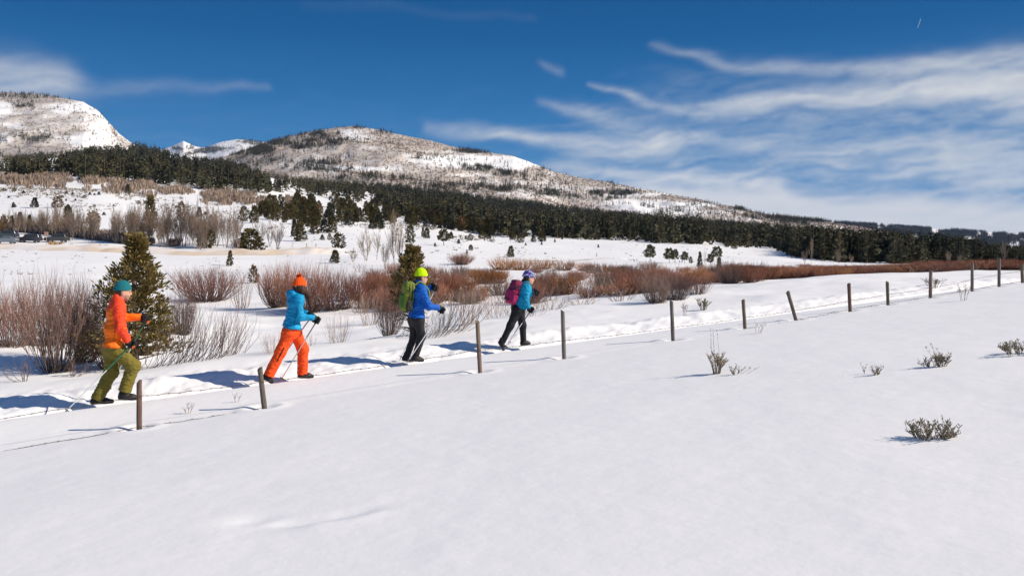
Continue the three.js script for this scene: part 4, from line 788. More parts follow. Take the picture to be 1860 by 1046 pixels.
function hand(wrist, f, pole, side, r = 1) {              // gloved hand closed round a pole; f: along the forearm, side: +1 thumb turns to the left
  const q = nrm(pole), fp = nrm(add(f, q, -dot(f, q))), s = crs(q, fp), c = add(wrist, fp, 0.075 * r), L = [];    // c: centre of the grip
  const P = (a, b, t) => add(add(add(c, fp, a * r), s, b * side * r), q, t * r);
  L.push(cap(add(wrist, f, -0.03), add(wrist, f, 0.03), 0.037 * r), cap(P(-0.045, 0.026, 0.028), P(-0.04, 0.026, -0.03), 0.024 * r), cap(P(-0.02, 0.034, 0.034), P(-0.02, 0.034, -0.034), 0.019 * r));
  for (let k = 0; k < 4; k++) { const t = 0.036 - 0.024 * k, len = [1, 1.08, 1.02, 0.86][k], R = 0.0105 * r, w = 0.034 * len; L.push(cap(P(-0.012, 0.036, t), P(0.026, 0.024, t), R), cap(P(0.026, 0.024, t), P(0.030, -0.016 * len, t - 0.002), R), cap(P(0.030, -0.016 * len, t - 0.002), P(0.002, -w, t - 0.004), R * 0.92)); }
  L.push(cap(P(-0.05, -0.002, 0.026), P(-0.018, -0.032, 0.04), 0.0135 * r), cap(P(-0.018, -0.032, 0.04), P(0.016, -0.034, 0.034), 0.0115 * r));
  return { f: uni(L, 0.012), grip: c };
}
function buildPerson(S) {
  const o = thing('person', S.label, 'person', S.pos, S.turn, 'cross-country skiers on the trail');
  const J = S.J, sc = S.scale || 1, Z = [0, 0, 1];
  const fwd = nrm([Math.cos(S.lean || 0), 0, 0]);
  const spine = nrm(sub(J.neck, J.hip)), back = nrm(crs(spine, Z)), shR = J.shR, shL = J.shL, cz = S.build || 1;
  // ---- the jacket
  const chest = mixv(J.hip, J.neck, 0.72), belly = mixv(J.hip, J.neck, 0.36), hemC = add(J.hip, spine, S.hem ?? -0.02), w = 0.10 * cz;
  const zo = (p, z) => [p[0], p[1], p[2] + z];
  const torso = [cap(mixv(shR, J.neck, 0.25), mixv(shL, J.neck, 0.25), 0.082), cap(zo(chest, w), zo(chest, -w), 0.118 * cz), cap(zo(belly, w * 0.85), zo(belly, -w * 0.85), (S.bellyR || 0.129) * cz), cap(zo(hemC, w), zo(hemC, -w), (S.hemR || 0.138) * cz), cap(J.neck, add(J.neck, spine, 0.07), 0.072, 0.066)];
  const arm = (sh, el, wr, k) => uni([cap(mixv(sh, J.neck, 0.1), el, 0.078 * k, 0.060 * k), cap(el, wr, 0.060 * k, 0.050 * k)], 0.05);
  const armR = cut(arm(shR, J.elR, J.wrR, S.arm || 1), add(J.wrR, nrm(sub(J.wrR, J.elR)), 0.012), nrm(sub(J.wrR, J.elR))), armL = cut(arm(shL, J.elL, J.wrL, S.arm || 1), add(J.wrL, nrm(sub(J.wrL, J.elL)), 0.012), nrm(sub(J.wrL, J.elL)));
  const tors = cut(uni(torso, 0.09), hemC, [-spine[0], -spine[1], 0]);
  const extra = S.hood ? [ell(add(add(J.neck, back, -0.0), [-0.075, 0.015, 0], 1), 0.085, 0.075, 0.11)] : [];
  const jk = wrinkle(uni([tors, armR, armL, ...extra], 0.035), 0.015, 6.5, 9.5, 6.5, S.seed);
  const jb = around([J.hip, hemC, J.neck, shR, shL, J.elR, J.elL, J.wrR, J.wrL], 0.21);
  const worn = (col, k) => (x, y, z, n) => { const v = 1 + 0.16 * PN.noise(x * 9 + S.seed, y * 12, z * 9) + 0.10 * PN.noise(x * 31, y * 34, z * 31 + S.seed); return shade(col(x, y, z, n), v * k); };
  const seams = (x, y, z) => { const q = dot(sub([x, y, z], J.hip), spine), L = dot(sub(J.neck, J.hip), spine); const side = Math.abs(dot(sub([x, y, z], J.hip), back)) < 0.008 && q < L * 0.62, yoke = Math.abs(q - L * 0.80) < 0.008 && Math.abs(z) < 0.19, hem = q < (S.hem ?? -0.02) + 0.022; return side || yoke || hem ? 0.62 : 1; };
  part('jacket', surface(jk, jb[0], jb[1], 0.0115, (x, y, z, n) => shade(worn(S.jacketColor, 1)(x, y, z, n), seams(x, y, z))), cloth(0.65), o);
  // ---- the trousers
  const leg = (h, k, a, r) => uni([cap(h, k, r[0], r[1]), cap(k, a, r[1], r[2])], 0.06), lr = S.legR;
  const lc = (a, k, f) => { const n = nrm(sub(a, k)); return cut(f, add(a, n, 0.0), n); };
  const hw = 0.085, hipR = zo(J.hipR, 0), hipL = zo(J.hipL, 0);
  const lR = lc(J.anR, J.knR, leg(hipR, J.knR, add(J.anR, nrm(sub(J.anR, J.knR)), 0.05), lr)), lL = lc(J.anL, J.knL, leg(hipL, J.knL, add(J.anL, nrm(sub(J.anL, J.knL)), 0.05), lr));
  const pel = cut(uni([cap(zo(J.hip, hw * 0.8), zo(J.hip, -hw * 0.8), 0.124 * cz), cap(hipR, hipL, lr[0] * 1.08)], 0.06), add(J.hip, spine, 0.06), spine);
  const tk = wrinkle(uni([pel, lR, lL], 0.045), S.legWrinkle ?? 0.008, 8, 13, 8, S.seed + 3);
  const tb = around([J.hip, J.hipR, J.hipL, J.knR, J.knL, J.anR, J.anL], 0.2);
  part('trousers', surface(tk, tb[0], tb[1], 0.0115, worn(S.trouserColor, 1)), cloth(0.75), o);
  // ---- the body: one continuous surface under the clothes, with a finer head
  const bl = [cap(mixv(shR, J.neck, 0.2), mixv(shL, J.neck, 0.2), 0.06), cap(zo(chest, w * 0.7), zo(chest, -w * 0.7), 0.095 * cz), cap(zo(belly, w * 0.6), zo(belly, -w * 0.6), 0.095 * cz), cap(zo(J.hip, 0.06), zo(J.hip, -0.06), 0.095 * cz), cap(J.neck, J.head, 0.056, 0.054),
    cap(shR, J.elR, 0.045, 0.036), cap(J.elR, J.wrR, 0.036, 0.028), cap(shL, J.elL, 0.045, 0.036), cap(J.elL, J.wrL, 0.036, 0.028), cap(hipR, J.knR, 0.072, 0.048), cap(J.knR, J.anR, 0.046, 0.034), cap(hipL, J.knL, 0.072, 0.048), cap(J.knL, J.anL, 0.046, 0.034)];
  const bb = around([J.hip, J.neck, shR, shL, J.elR, J.elL, J.wrR, J.wrL, J.knR, J.knL, J.anR, J.anL, J.head], 0.13);
  const bodyGeo = surface(uni(bl, 0.05), bb[0], bb[1], 0.016, () => SKIN);
  // head in its own frame: looking along +x, then turned
  const hy = S.headYaw || 0, hp = S.headPitch || 0, H = J.head, cY = Math.cos(hy), sY = Math.sin(hy), cP = Math.cos(hp), sP = Math.sin(hp);
  const toHead = (p) => { const x = p[0] * cP - p[1] * sP, y = p[0] * sP + p[1] * cP; return [H[0] + x * cY + p[2] * sY, H[1] + y, H[2] - x * sY + p[2] * cY]; };
  const fromHead = (x, y, z) => { x -= H[0]; y -= H[1]; z -= H[2]; const a = x * cY - z * sY, c = x * sY + z * cY; return [a * cP + y * sP, -a * sP + y * cP, c]; };
  const hl = uni([ell([-0.008, 0.03, 0], 0.098, 0.10, 0.078), ell([0.018, -0.035, 0], 0.074, 0.085, 0.062), cap([0.055, -0.085, 0.012], [0.055, -0.085, -0.012], 0.028), cap([0.085, 0.015, 0], [0.106, -0.022, 0], 0.010, 0.015), cap([0.083, 0.028, 0.03], [0.083, 0.028, -0.03], 0.015), ell([-0.005, -0.008, 0.074], 0.018, 0.03, 0.011), ell([-0.005, -0.008, -0.074], 0.018, 0.03, 0.011), cap([0.082, -0.057, 0.018], [0.082, -0.057, -0.018], 0.010)], 0.022);
  const hf0 = (x, y, z) => { const [a, b, c] = fromHead(x, y, z); let d = hl(a, b, c); d = Math.max(d, -(Math.hypot(a - 0.098, b - 0.008, Math.abs(c) - 0.031) - 0.016)); return d; };
  const nk = cap(J.neck, H, 0.056, 0.054), hf = (x, y, z) => smin(hf0(x, y, z), nk(x, y, z), 0.03);
  const hb = around([H], 0.16); hb[0][1] = H[1] - 0.15;
  const faceCol = (x, y, z) => { const [a, b, c] = fromHead(x, y, z); const beard = S.beard ? sstep(-0.03, -0.055, b) * sstep(0.0, 0.03, a) * 0.55 : 0, lip = gauss(b + 0.058, 0.009) * gauss(c, 0.025) * sstep(0.07, 0.085, a) * 0.5, ch = 0.12 * gauss(b + 0.02, 0.03) * sstep(0.03, 0.07, a); return [SKIN[0] * (1 + ch) * (1 - beard * 0.75), SKIN[1] * (1 - lip * 0.5 - ch * 0.4) * (1 - beard * 0.78), SKIN[2] * (1 - lip * 0.4 - ch * 0.4) * (1 - beard * 0.8)]; };
  const headGeo = surface(hf, hb[0], hb[1], 0.0042, faceCol);
  part('body', BGU.mergeGeometries([bodyGeo, headGeo]), skinMat, o);
  for (const s of [1, -1]) { const e = new THREE.SphereGeometry(0.0115, 10, 8); e.translate(...toHead([0.083, 0.010, 0.031 * s])); part('eye', e, mat([0.06, 0.04, 0.03], 0.25), o); }
  // ---- hat, hair, glasses
  const hatF = (x, y, z) => { const [a, b, c] = fromHead(x, y, z); const slope = b - (0.028 + 0.10 * (S.hatTilt ?? 0.25) * (a > 0 ? a * 3 : a * 1.6)); return Math.max(ell([-0.012, 0.042, 0], 0.114, 0.112 * (S.hatTall || 1), 0.094)(a, b, c) + 0.0018 * Math.sin(Math.atan2(c, a) * 26) - (slope > 0 && slope < 0.035 ? 0.006 : 0), -slope); };
  const hg = around([add(H, [0, 0.05, 0])], 0.19);
  const hat = part('hat', surface(hatF, hg[0], hg[1], 0.0055, (x, y, z) => S.hatColor(...fromHead(x, y, z))), cloth(0.95), o);
  if (S.pompom) { const c = toHead([-0.03, 0.185, 0]), R = rng(5), g = new GB(); for (let k = 0; k < 420; k++) { const d = nrm([R() - 0.5, R() - 0.5, R() - 0.5]); g.blade(c, d, 0.035 + 0.016 * R(), 0.007, R() * 6, shade([0.80, 0.115, 0.012], 0.75 + 0.5 * R())); } part('pompom', g.build(), needleMat, hat); }
  if (S.hair) { const hr = wrinkle(uni(S.hair.map(([p, q, a, b]) => cap(toHead(p), toHead(q), a, b)), 0.03), 0.010, 38, 4, 38, 2); const b2 = around(S.hair.flatMap(([p, q]) => [toHead(p), toHead(q)]), 0.1); part('hair', surface(hr, b2[0], b2[1], 0.006, (x, y, z) => shade([0.075, 0.032, 0.022], 0.75 + 0.5 * Math.abs(PN.noise(x * 60, y * 5, z * 60)))), cloth(0.5), o); }
  else if (!S.bald) { const hr = cut((x, y, z) => { const [a, b, c] = fromHead(x, y, z); return Math.max(ell([-0.014, 0.012, 0], 0.098, 0.105, 0.081)(a, b, c), a - 0.012); }, add(H, [0, -0.055, 0]), [0, -1, 0]); const b2 = around([H], 0.15); part('hair', surface(hr, b2[0], b2[1], 0.006, () => S.hairColor || [0.07, 0.045, 0.03]), cloth(0.8), o); }
  if (S.glasses) { const g = []; for (const s of [1, -1]) { const l = new THREE.SphereGeometry(0.024, 12, 8); l.scale(0.45, 0.75, 1); l.translate(0.096, 0.012, 0.031 * s); g.push(l); const t = new THREE.BoxGeometry(0.10, 0.007, 0.004); t.translate(0.045, 0.014, 0.079 * s); g.push(t); } const m = BGU.mergeGeometries(g), p = m.attributes.position; for (let i = 0; i < p.count; i++) p.setXYZ(i, ...toHead([p.getX(i), p.getY(i), p.getZ(i)])); m.computeVertexNormals(); part('sunglasses', m, mat([0.01, 0.01, 0.012], 0.15), o); }
  if (S.collar) { const cl = cap(add(J.neck, spine, -0.01), add(J.neck, spine, 0.075), 0.082, 0.078), b2 = around([J.neck, add(J.neck, spine, 0.08)], 0.12); part('collar', surface(cut(cl, add(J.neck, spine, 0.085), spine), b2[0], b2[1], 0.009, () => S.collar), cloth(0.85), o); }
  // ---- gloves and boots
  const grips = {};
  for (const [k, wr, el, pole, side] of [['R', J.wrR, J.elR, S.poleR, 1], ['L', J.wrL, J.elL, S.poleL, -1]]) {
    const pd = nrm(sub([pole[0], pole[1], pole[2]], wr)), h = hand(wr, nrm(sub(wr, el)), [-pd[0], -pd[1], -pd[2]], side, 1.12), b2 = around([wr, h.grip], 0.11);
    part('glove', surface(h.f, b2[0], b2[1], 0.006, (x, y, z) => S.gloveColor(x - h.grip[0], y - h.grip[1], z - h.grip[2])), cloth(0.7), o); grips[k] = h.grip;
  }
  for (const [an, toe, heel] of [[J.anR, J.toR, J.heR], [J.anL, J.toL, J.heL]]) {
    const mid = mixv(heel, toe, 0.6), f = uni([cap(add(an, [0, 0.05, 0]), mixv(an, heel, 0.35), 0.052, 0.05), cap(mixv(an, heel, 0.5), add(mid, [0, 0.012, 0]), 0.05, 0.042), cap(heel, mid, 0.038, 0.042), cap(mid, toe, 0.043, 0.033)], 0.04);
    const sn = nrm(crs(sub(toe, heel), Z)), dn = sn[1] > 0 ? [-sn[0], -sn[1], 0] : sn, b2 = around([an, toe, heel, add(an, [0, 0.05, 0])], 0.09);
    part('boot', surface(cut(f, add(heel, dn, 0.03), dn), b2[0], b2[1], 0.0085, () => [0.02, 0.02, 0.022]), cloth(0.5), o);
  }
  o.updateMatrixWorld(true);
  // ---- poles: things of their own, held in the hands
  for (const [k, tip, lab, cols] of [['R', S.poleR, S.poleLabelR, S.poleColor], ['L', S.poleL, S.poleLabelL, S.poleColor]]) {
    const g = grips[k], d = nrm(sub(g, tip)), top = add(g, d, 0.055), p = thing('ski_pole', lab, 'ski pole', S.pos, S.turn, undefined);
    const tube = (a, b, r0, r1) => { const L = Math.hypot(...sub(b, a)), c = new THREE.CylinderGeometry(r1, r0, L, 10); c.translate(0, L / 2, 0); c.applyQuaternion(new THREE.Quaternion().setFromUnitVectors(new THREE.Vector3(0, 1, 0), new THREE.Vector3(...nrm(sub(b, a))))); c.translate(...a); return c; };
    const split = mixv(tip, g, cols.at);
    part('lower_shaft', tube(add(tip, d, 0.03), split, 0.0075, 0.0085), mat(cols.low, 0.35, { metalness: 0.1 }), p); part('upper_shaft', tube(split, g, 0.0085, 0.0095), mat(cols.high, 0.35), p);
    part('grip', tube(add(g, d, -0.07), top, 0.0155, 0.017), blackMat, p); part('tip', tube(tip, add(tip, d, 0.04), 0.003, 0.007), mat([0.4, 0.4, 0.4], 0.3, { metalness: 0.8 }), p);
    const bk = new THREE.CylinderGeometry(0.04, 0.03, 0.012, 14); bk.applyQuaternion(new THREE.Quaternion().setFromUnitVectors(new THREE.Vector3(0, 1, 0), new THREE.Vector3(...d))); bk.translate(...add(tip, d, 0.07)); part('basket', bk, blackMat, p);
  }
  return { o, spine, back, chest, belly };
}
// rucksack on a back: built along the spine. s: size [depth, height, width]
function backpack(S, spine, J, spec) {
  const p = thing('backpack', spec.label, 'backpack', S.pos, S.turn), bk = nrm([-spine[1], spine[0], 0]);            // bk points out of the back
  const org = add(mixv(J.hip, J.neck, spec.at), bk, spec.off), P = (a, b, c) => [org[0] + bk[0] * a + spine[0] * b, org[1] + bk[1] * a + spine[1] * b, c];
  const loc = (x, y, z) => { const dx = x - org[0], dy = y - org[1]; return [dx * bk[0] + dy * bk[1], dx * spine[0] + dy * spine[1], z]; };
  const box = (c, h, r) => (x, y, z) => { const [a, b, e] = loc(x, y, z), q = [Math.abs(a - c[0]) - h[0] + r, Math.abs(b - c[1]) - h[1] + r, Math.abs(e - c[2]) - h[2] + r]; return Math.hypot(Math.max(q[0], 0), Math.max(q[1], 0), Math.max(q[2], 0)) + Math.min(Math.max(...q), 0) - r; };
  const [D, Hh, W] = spec.size, bnd = around([P(-0.1, -Hh, -W), P(-0.1, Hh, W), P(D * 2, -Hh, 0), P(D * 2, Hh, 0)], 0.06);
  const mk = (n, f, col, parent = p) => part(n, surface(wrinkle(f, 0.008, 12, 12, 12, 4), bnd[0], bnd[1], 0.0125, col), cloth(0.75), parent);
  mk('pack_body', uni([box([D, -0.02, 0], [D, Hh * 0.9, W], 0.06), ell(P(D * 0.9, Hh * 0.72, 0), D * 1.0, Hh * 0.35, W * 0.9)], 0.05), (x, y, z, n) => { const [a, b] = loc(x, y, z); return spec.body(a / D, b / Hh, z); });
  mk('front_pocket', box([D * 1.9, -Hh * 0.30, 0], [D * 0.5, Hh * 0.50, W * 0.76], 0.045), (x, y, z) => { const [a, b] = loc(x, y, z); return spec.pocket(a / D, b / Hh, z); });
  mk('top_lid', box([D * 0.95, Hh * 0.80, 0], [D * 0.95, 0.055, W * 0.86], 0.05), () => spec.lid);
  for (const s of [1, -1]) mk('side_pocket', box([D * 0.9, -Hh * 0.55, s * (W + 0.005)], [D * 0.62, Hh * 0.34, 0.03], 0.028), () => spec.side);
  const strap = (pts, w, col, n) => { const c = new THREE.CatmullRomCurve3(pts.map((q) => new THREE.Vector3(...q))), g = new THREE.TubeGeometry(c, 20, w, 6); part(n, g, mat(col, 0.8), p); };
  for (const s of [1, -1]) {
    const z = 0.105 * s; strap([P(0.01, Hh * 0.8, z), P(-0.075, Hh * 0.98 + 0.02, z), P(-0.19, Hh * 0.8, z * 1.05), P(-0.265, Hh * 0.3, z * 1.1), P(-0.24, -Hh * 0.35, z * 1.35), P(-0.06, -Hh * 0.7, z * 1.6)], 0.015, spec.strap, 'shoulder_strap');
    for (const h of [0.30, -0.12]) strap([P(D * 0.05, Hh * h, s * (W * 0.98)), P(D, Hh * (h + 0.06), s * (W + 0.014)), P(D * 1.8, Hh * (h + 0.16), s * (W * 0.86))], 0.006, [0.02, 0.02, 0.02], 'compression_strap');
  }
  const lp = (n, pts, w, col) => strap(pts, w, col, n);
  lp('haul_loop', [P(0.0, Hh * 0.93, 0.03), P(0.01, Hh * 1.08, 0), P(0.0, Hh * 0.93, -0.03)], 0.007, [0.02, 0.02, 0.02]);
  return p;
}

// place: where the feet stand on the trail; poses are measured from the photograph's profile view
const trailPose = (X, d, turn) => { const x = (X - CX) / FOC * d; return { pos: [x, gy(x, d), -d], turn }; };
const YAW = 0.48;
{ // ---- orange jacket, olive trousers, teal hat
  const k = 11.8 / FOC / 4.357, m = (x, y, z = 0) => [(x - 240) * k, (1015 - y) * k, z], T = trailPose(206, 11.8, YAW);
  T.pos[1] = EYE + (HOR - 733) / FOC * 11.8;
  const OR = [0.86, 0.17, 0.008], RD = [0.82, 0.062, 0.018], OL = [0.165, 0.135, 0.022];
  const S = { ...T, seed: 1, label: 'person in orange-red jacket, olive trousers and teal knit hat, last on the trail', build: 1.06, arm: 1.06, hem: -0.035, hemR: 0.132, bellyR: 0.134,
    J: { hip: m(232, 545), neck: m(262, 208), head: m(305, 135), shR: m(268, 252, 0.185), shL: m(252, 246, -0.185), elR: m(282, 405, 0.25), wrR: m(332, 512, 0.215), elL: m(300, 352, -0.23), wrL: m(440, 348, -0.17),
      hipR: m(250, 585, 0.095), knR: m(376, 718, 0.11), anR: m(312, 918, 0.10), heR: m(288, 965, 0.10), toR: m(415, 976, 0.10), hipL: m(222, 585, -0.095), knL: m(222, 775, -0.10), anL: m(118, 985, -0.09), heL: m(96, 998, -0.09), toL: m(225, 1004, -0.09) },
    legR: [0.108, 0.090, 0.086], legWrinkle: 0.013,
    jacketColor: (() => { const sl = uni([cap(m(268, 252, 0.185), m(282, 405, 0.25), 0.092, 0.078), cap(m(282, 405, 0.25), m(332, 512, 0.215), 0.078, 0.07)], 0.03); return (x, y, z) => { const cx = x / k + 240, cy = 1015 - y / k, yoke = cy < 262 || (cx > 262 && cy < 400 && z < 0.17 && z > -0.1); return z < -0.12 && cx > 325 ? OR : sl(x, y, z) < 0 || yoke ? RD : OR; }; })(),
    trouserColor: (x, y, z) => shade(OL, 1), hatColor: (a, b, c) => shade([0.012, 0.155, 0.185], 0.85 + 0.3 * (0.5 + 0.5 * Math.sin(Math.atan2(c, a) * 26))), hatTall: 1.2, hatTilt: 0.3, headPitch: -0.08, beard: true,
    gloveColor: (x, y, z) => y < -0.02 && x > 0.0 ? [0.62, 0.12, 0.01] : [0.016, 0.016, 0.018], collar: null,
    poleR: m(-112, 1030, 0.36), poleL: m(190, 950, -0.30), poleColor: { low: [0.62, 0.68, 0.62], high: [0.02, 0.16, 0.09], at: 0.62 },
    poleLabelR: 'green-topped ski pole slanting back from the near hand of the skier in olive trousers', poleLabelL: 'green-topped ski pole in the forward far hand of the skier in olive trousers' };
  buildPerson(S);
}
{ // ---- light blue jacket, orange trousers, orange pompom hat
  const k = 13.2 / FOC / 4.55, m = (x, y, z = 0) => [(x - 380) * k, (968 - y) * k, z], T = trailPose(440 + 380 / 4.55, 13.2, YAW - 0.06);
  T.pos[1] = EYE + (HOR - 690) / FOC * 13.2;
  const BL = [0.003, 0.27, 0.52], OG = [0.88, 0.085, 0.012];
  const S = { ...T, seed: 5, label: 'person in light blue hooded jacket, orange-red trousers and orange pompom hat with long dark hair', build: 0.95, arm: 0.95, hem: 0.0, hemR: 0.140, bellyR: 0.122, hood: true,
    J: { hip: m(404, 540), neck: m(442, 268), head: m(474, 205), shR: m(452, 308, 0.165), shL: m(430, 300, -0.165), elR: m(452, 440, 0.215), wrR: m(566, 456, 0.15), elL: m(470, 420, -0.2), wrL: m(545, 432, -0.13),
      hipR: m(378, 575, 0.09), knR: m(312, 718, 0.10), anR: m(212, 918, 0.09), heR: m(186, 930, 0.09), toR: m(238, 968, 0.09), hipL: m(432, 575, -0.085), knL: m(506, 725, -0.09), anL: m(500, 935, -0.09), heL: m(486, 952, -0.09), toL: m(580, 958, -0.09) },
    legR: [0.107, 0.084, 0.084], legWrinkle: 0.011,
    jacketColor: (x, y, z) => { const s = y > m(0, 512)[1] ? 1 : 1.3; return shade(BL, s); },
    trouserColor: (x, y, z) => { const cx = x / k + 380, cy = 968 - y / k; const zip = z > 0.165 && cy > 690 && cy < 800 && Math.abs(cx - (312 - (cy - 718) * 0.5)) < 7; return zip ? [0.03, 0.012, 0.01] : OG; },
    hatColor: (a, b, c) => shade([0.85, 0.095, 0.010], 0.85 + 0.3 * (0.5 + 0.5 * Math.sin(Math.atan2(c, a) * 26))), hatTall: 1.18, hatTilt: 0.1, pompom: true, headYaw: 0.55, headPitch: -0.05,
    hair: [[[-0.05, 0.0, 0.05], [-0.02, -0.06, 0.085], 0.055, 0.05], [[0.0, -0.03, 0.085], [0.07, -0.14, 0.13], 0.042, 0.045], [[0.07, -0.14, 0.13], [0.10, -0.30, 0.16], 0.045, 0.030], [[0.10, -0.30, 0.16], [0.12, -0.38, 0.15], 0.028, 0.012], [[-0.03, 0.02, 0.05], [0.03, -0.02, 0.075], 0.04, 0.03], [[-0.06, 0, -0.03], [-0.06, -0.08, 0], 0.05, 0.05]],
    gloveColor: () => [0.014, 0.014, 0.016], poleR: m(290, 962, 0.24), poleL: m(246, 930, -0.22), poleColor: { low: [0.42, 0.40, 0.38], high: [0.05, 0.05, 0.06], at: 0.72 },
    poleLabelR: 'grey ski pole in the near hand of the skier with the orange pompom hat', poleLabelL: 'grey ski pole in the far hand of the skier with the orange pompom hat' };
  buildPerson(S);
}
{ // ---- blue jacket, black tights, lime hat, green backpack
  const k = 14.6 / FOC / 5.229, m = (x, y, z = 0) => [(x - 330) * k, (978 - y) * k, z], T = trailPose(690 + 330 / 5.229, 14.6, YAW - 0.10);
  T.pos[1] = EYE + (HOR - 656) / FOC * 14.6;
  const BL = [0.004, 0.105, 0.48];
  const S = { ...T, seed: 9, label: 'person in royal blue jacket, black trousers and lime hat carrying a green backpack', build: 0.98, arm: 1.0, hem: -0.01, hemR: 0.130,
    J: { hip: m(346, 555), neck: m(372, 252), head: m(396, 186), shR: m(376, 308, 0.18), shL: m(372, 290, -0.17), elR: m(432, 452, 0.23), wrR: m(535, 470, 0.20), elL: m(462, 345, -0.26), wrL: m(530, 276, -0.22),
      hipR: m(352, 595, 0.09), knR: m(384, 738, 0.095), anR: m(322, 930, 0.09), heR: m(304, 955, 0.09), toR: m(392, 964, 0.09), hipL: m(330, 595, -0.085), knL: m(338, 745, -0.09), anL: m(262, 938, -0.08), heL: m(240, 962, -0.08), toL: m(318, 974, -0.08) },
    legR: [0.094, 0.068, 0.058], legWrinkle: 0.006,
    jacketColor: (x, y, z) => shade(BL, y < m(0, 520)[1] ? 1.25 : 1), trouserColor: () => [0.022, 0.022, 0.025], hatColor: (a, b, c) => shade([0.56, 0.86, 0.006], 0.95 + 0.1 * Math.sin(Math.atan2(c, a) * 26)), hatTall: 1.22, hatTilt: 0.3, headPitch: -0.06, headYaw: 0.05, glasses: true,
    gloveColor: (x, y, z) => z > 0.05 ? [0.1, 0.1, 0.1] : [0.014, 0.014, 0.016], poleR: m(214, 972, 0.26), poleL: m(222, 985, -0.30), poleColor: { low: [0.80, 0.81, 0.83], high: [0.72, 0.73, 0.76], at: 0.7 },
    poleLabelR: 'white ski pole in the near hand of the skier in the lime hat', poleLabelL: 'white ski pole in the raised far hand of the skier in the lime hat' };
  const b = buildPerson(S);
  backpack(S, b.spine, S.J, { label: 'green and black rucksack on the back of the skier in the lime hat', at: 0.60, off: 0.095, size: [0.095, 0.265, 0.145],
    body: (a, b2, z) => b2 < -0.35 && a < 1.5 ? [0.035, 0.045, 0.03] : (Math.abs(a - 0.55) < 0.12 || Math.abs(a - 1.15) < 0.10) && b2 > -0.3 ? [0.02, 0.025, 0.02] : [0.18, 0.225, 0.03], pocket: (a, b2) => a > 1.9 ? [0.07, 0.17, 0.025] : [0.11, 0.19, 0.025], lid: [0.16, 0.21, 0.04], side: [0.035, 0.04, 0.03], strap: [0.20, 0.26, 0.04] });
}
{ // ---- turquoise jacket, black trousers, patterned hat, magenta backpack
  const k = 15.8 / FOC / 6.154, m = (x, y, z = 0) => [(x - 320) * k, (950 - y) * k, z], T = trailPose(880 + 320 / 6.154, 15.8, YAW - 0.14);
  T.pos[1] = EYE + (HOR - 633) / FOC * 15.8;
  const BL = [0.005, 0.29, 0.50];
  const S = { ...T, seed: 13, label: 'person in turquoise jacket and blue-white patterned hat, first on the trail', build: 0.93, arm: 0.92, hem: 0.0, hemR: 0.125,
    J: { hip: m(378, 505), neck: m(462, 232), head: m(506, 170), shR: m(456, 285, 0.155), shL: m(468, 265, -0.15), elR: m(425, 410, 0.215), wrR: m(462, 488, 0.19), elL: m(530, 385, -0.2), wrL: m(598, 322, -0.17),
      hipR: m(352, 520, 0.085), knR: m(268, 690, 0.09), anR: m(176, 868, 0.085), heR: m(152, 880, 0.085), toR: m(188, 945, 0.085), hipL: m(410, 525, -0.08), knL: m(452, 700, -0.085), anL: m(460, 885, -0.08), heL: m(452, 912, -0.08), toL: m(528, 906, -0.08) },
    legR: [0.100, 0.066, 0.054], legWrinkle: 0.005,
    jacketColor: (x, y, z) => BL, trouserColor: (x, y, z) => [0.017, 0.017, 0.019], hatTall: 1.12, hatTilt: 0.2, headPitch: -0.12, headYaw: 0.0,
    hatColor: (a, b, c) => { const n = PN.noise(a * 34 + 3, b * 34, c * 34), n2 = PN.noise(a * 40 + 30, b * 40, c * 40); return n > 0.22 ? [0.62, 0.66, 0.78] : n2 > 0.25 ? [0.25, 0.04, 0.12] : n2 < 0.0 ? [0.012, 0.035, 0.26] : [0.03, 0.11, 0.45]; },
    collar: [0.015, 0.016, 0.02], glasses: false, gloveColor: () => [0.014, 0.014, 0.018], poleR: m(158, 935, 0.26), poleL: m(300, 925, -0.20), poleColor: { low: [0.70, 0.71, 0.74], high: [0.06, 0.06, 0.07], at: 0.66 },
    poleLabelR: 'pale ski pole slanting back from the near hand of the skier with the magenta backpack', poleLabelL: 'pale ski pole in the far hand of the skier with the magenta backpack' };
  const b = buildPerson(S);
  backpack(S, b.spine, S.J, { label: 'magenta rucksack with dark straps on the back of the skier in the patterned hat', at: 0.56, off: 0.08, size: [0.095, 0.235, 0.14],
    body: (a, b2, z) => Math.abs(b2 - 0.45 + 0.3 * (a - 1)) < 0.10 ? [0.045, 0.02, 0.05] : b2 > 0.2 ? [0.20, 0.02, 0.07] : [0.40, 0.022, 0.11], pocket: (a, b2) => b2 < -0.55 ? [0.09, 0.015, 0.04] : [0.38, 0.025, 0.12], lid: [0.17, 0.02, 0.06], side: [0.34, 0.025, 0.11], strap: [0.05, 0.02, 0.04] });
}

let sharedWood = null;
function noiseTextureShared() { return sharedWood ||= noiseTexture(256, (x, y) => { const s = 0.78 + 0.3 * tile(x, y * 0.125, 24, 4) + 0.25 * tile(x, y, 5, 4); return [s, s, s]; }); }
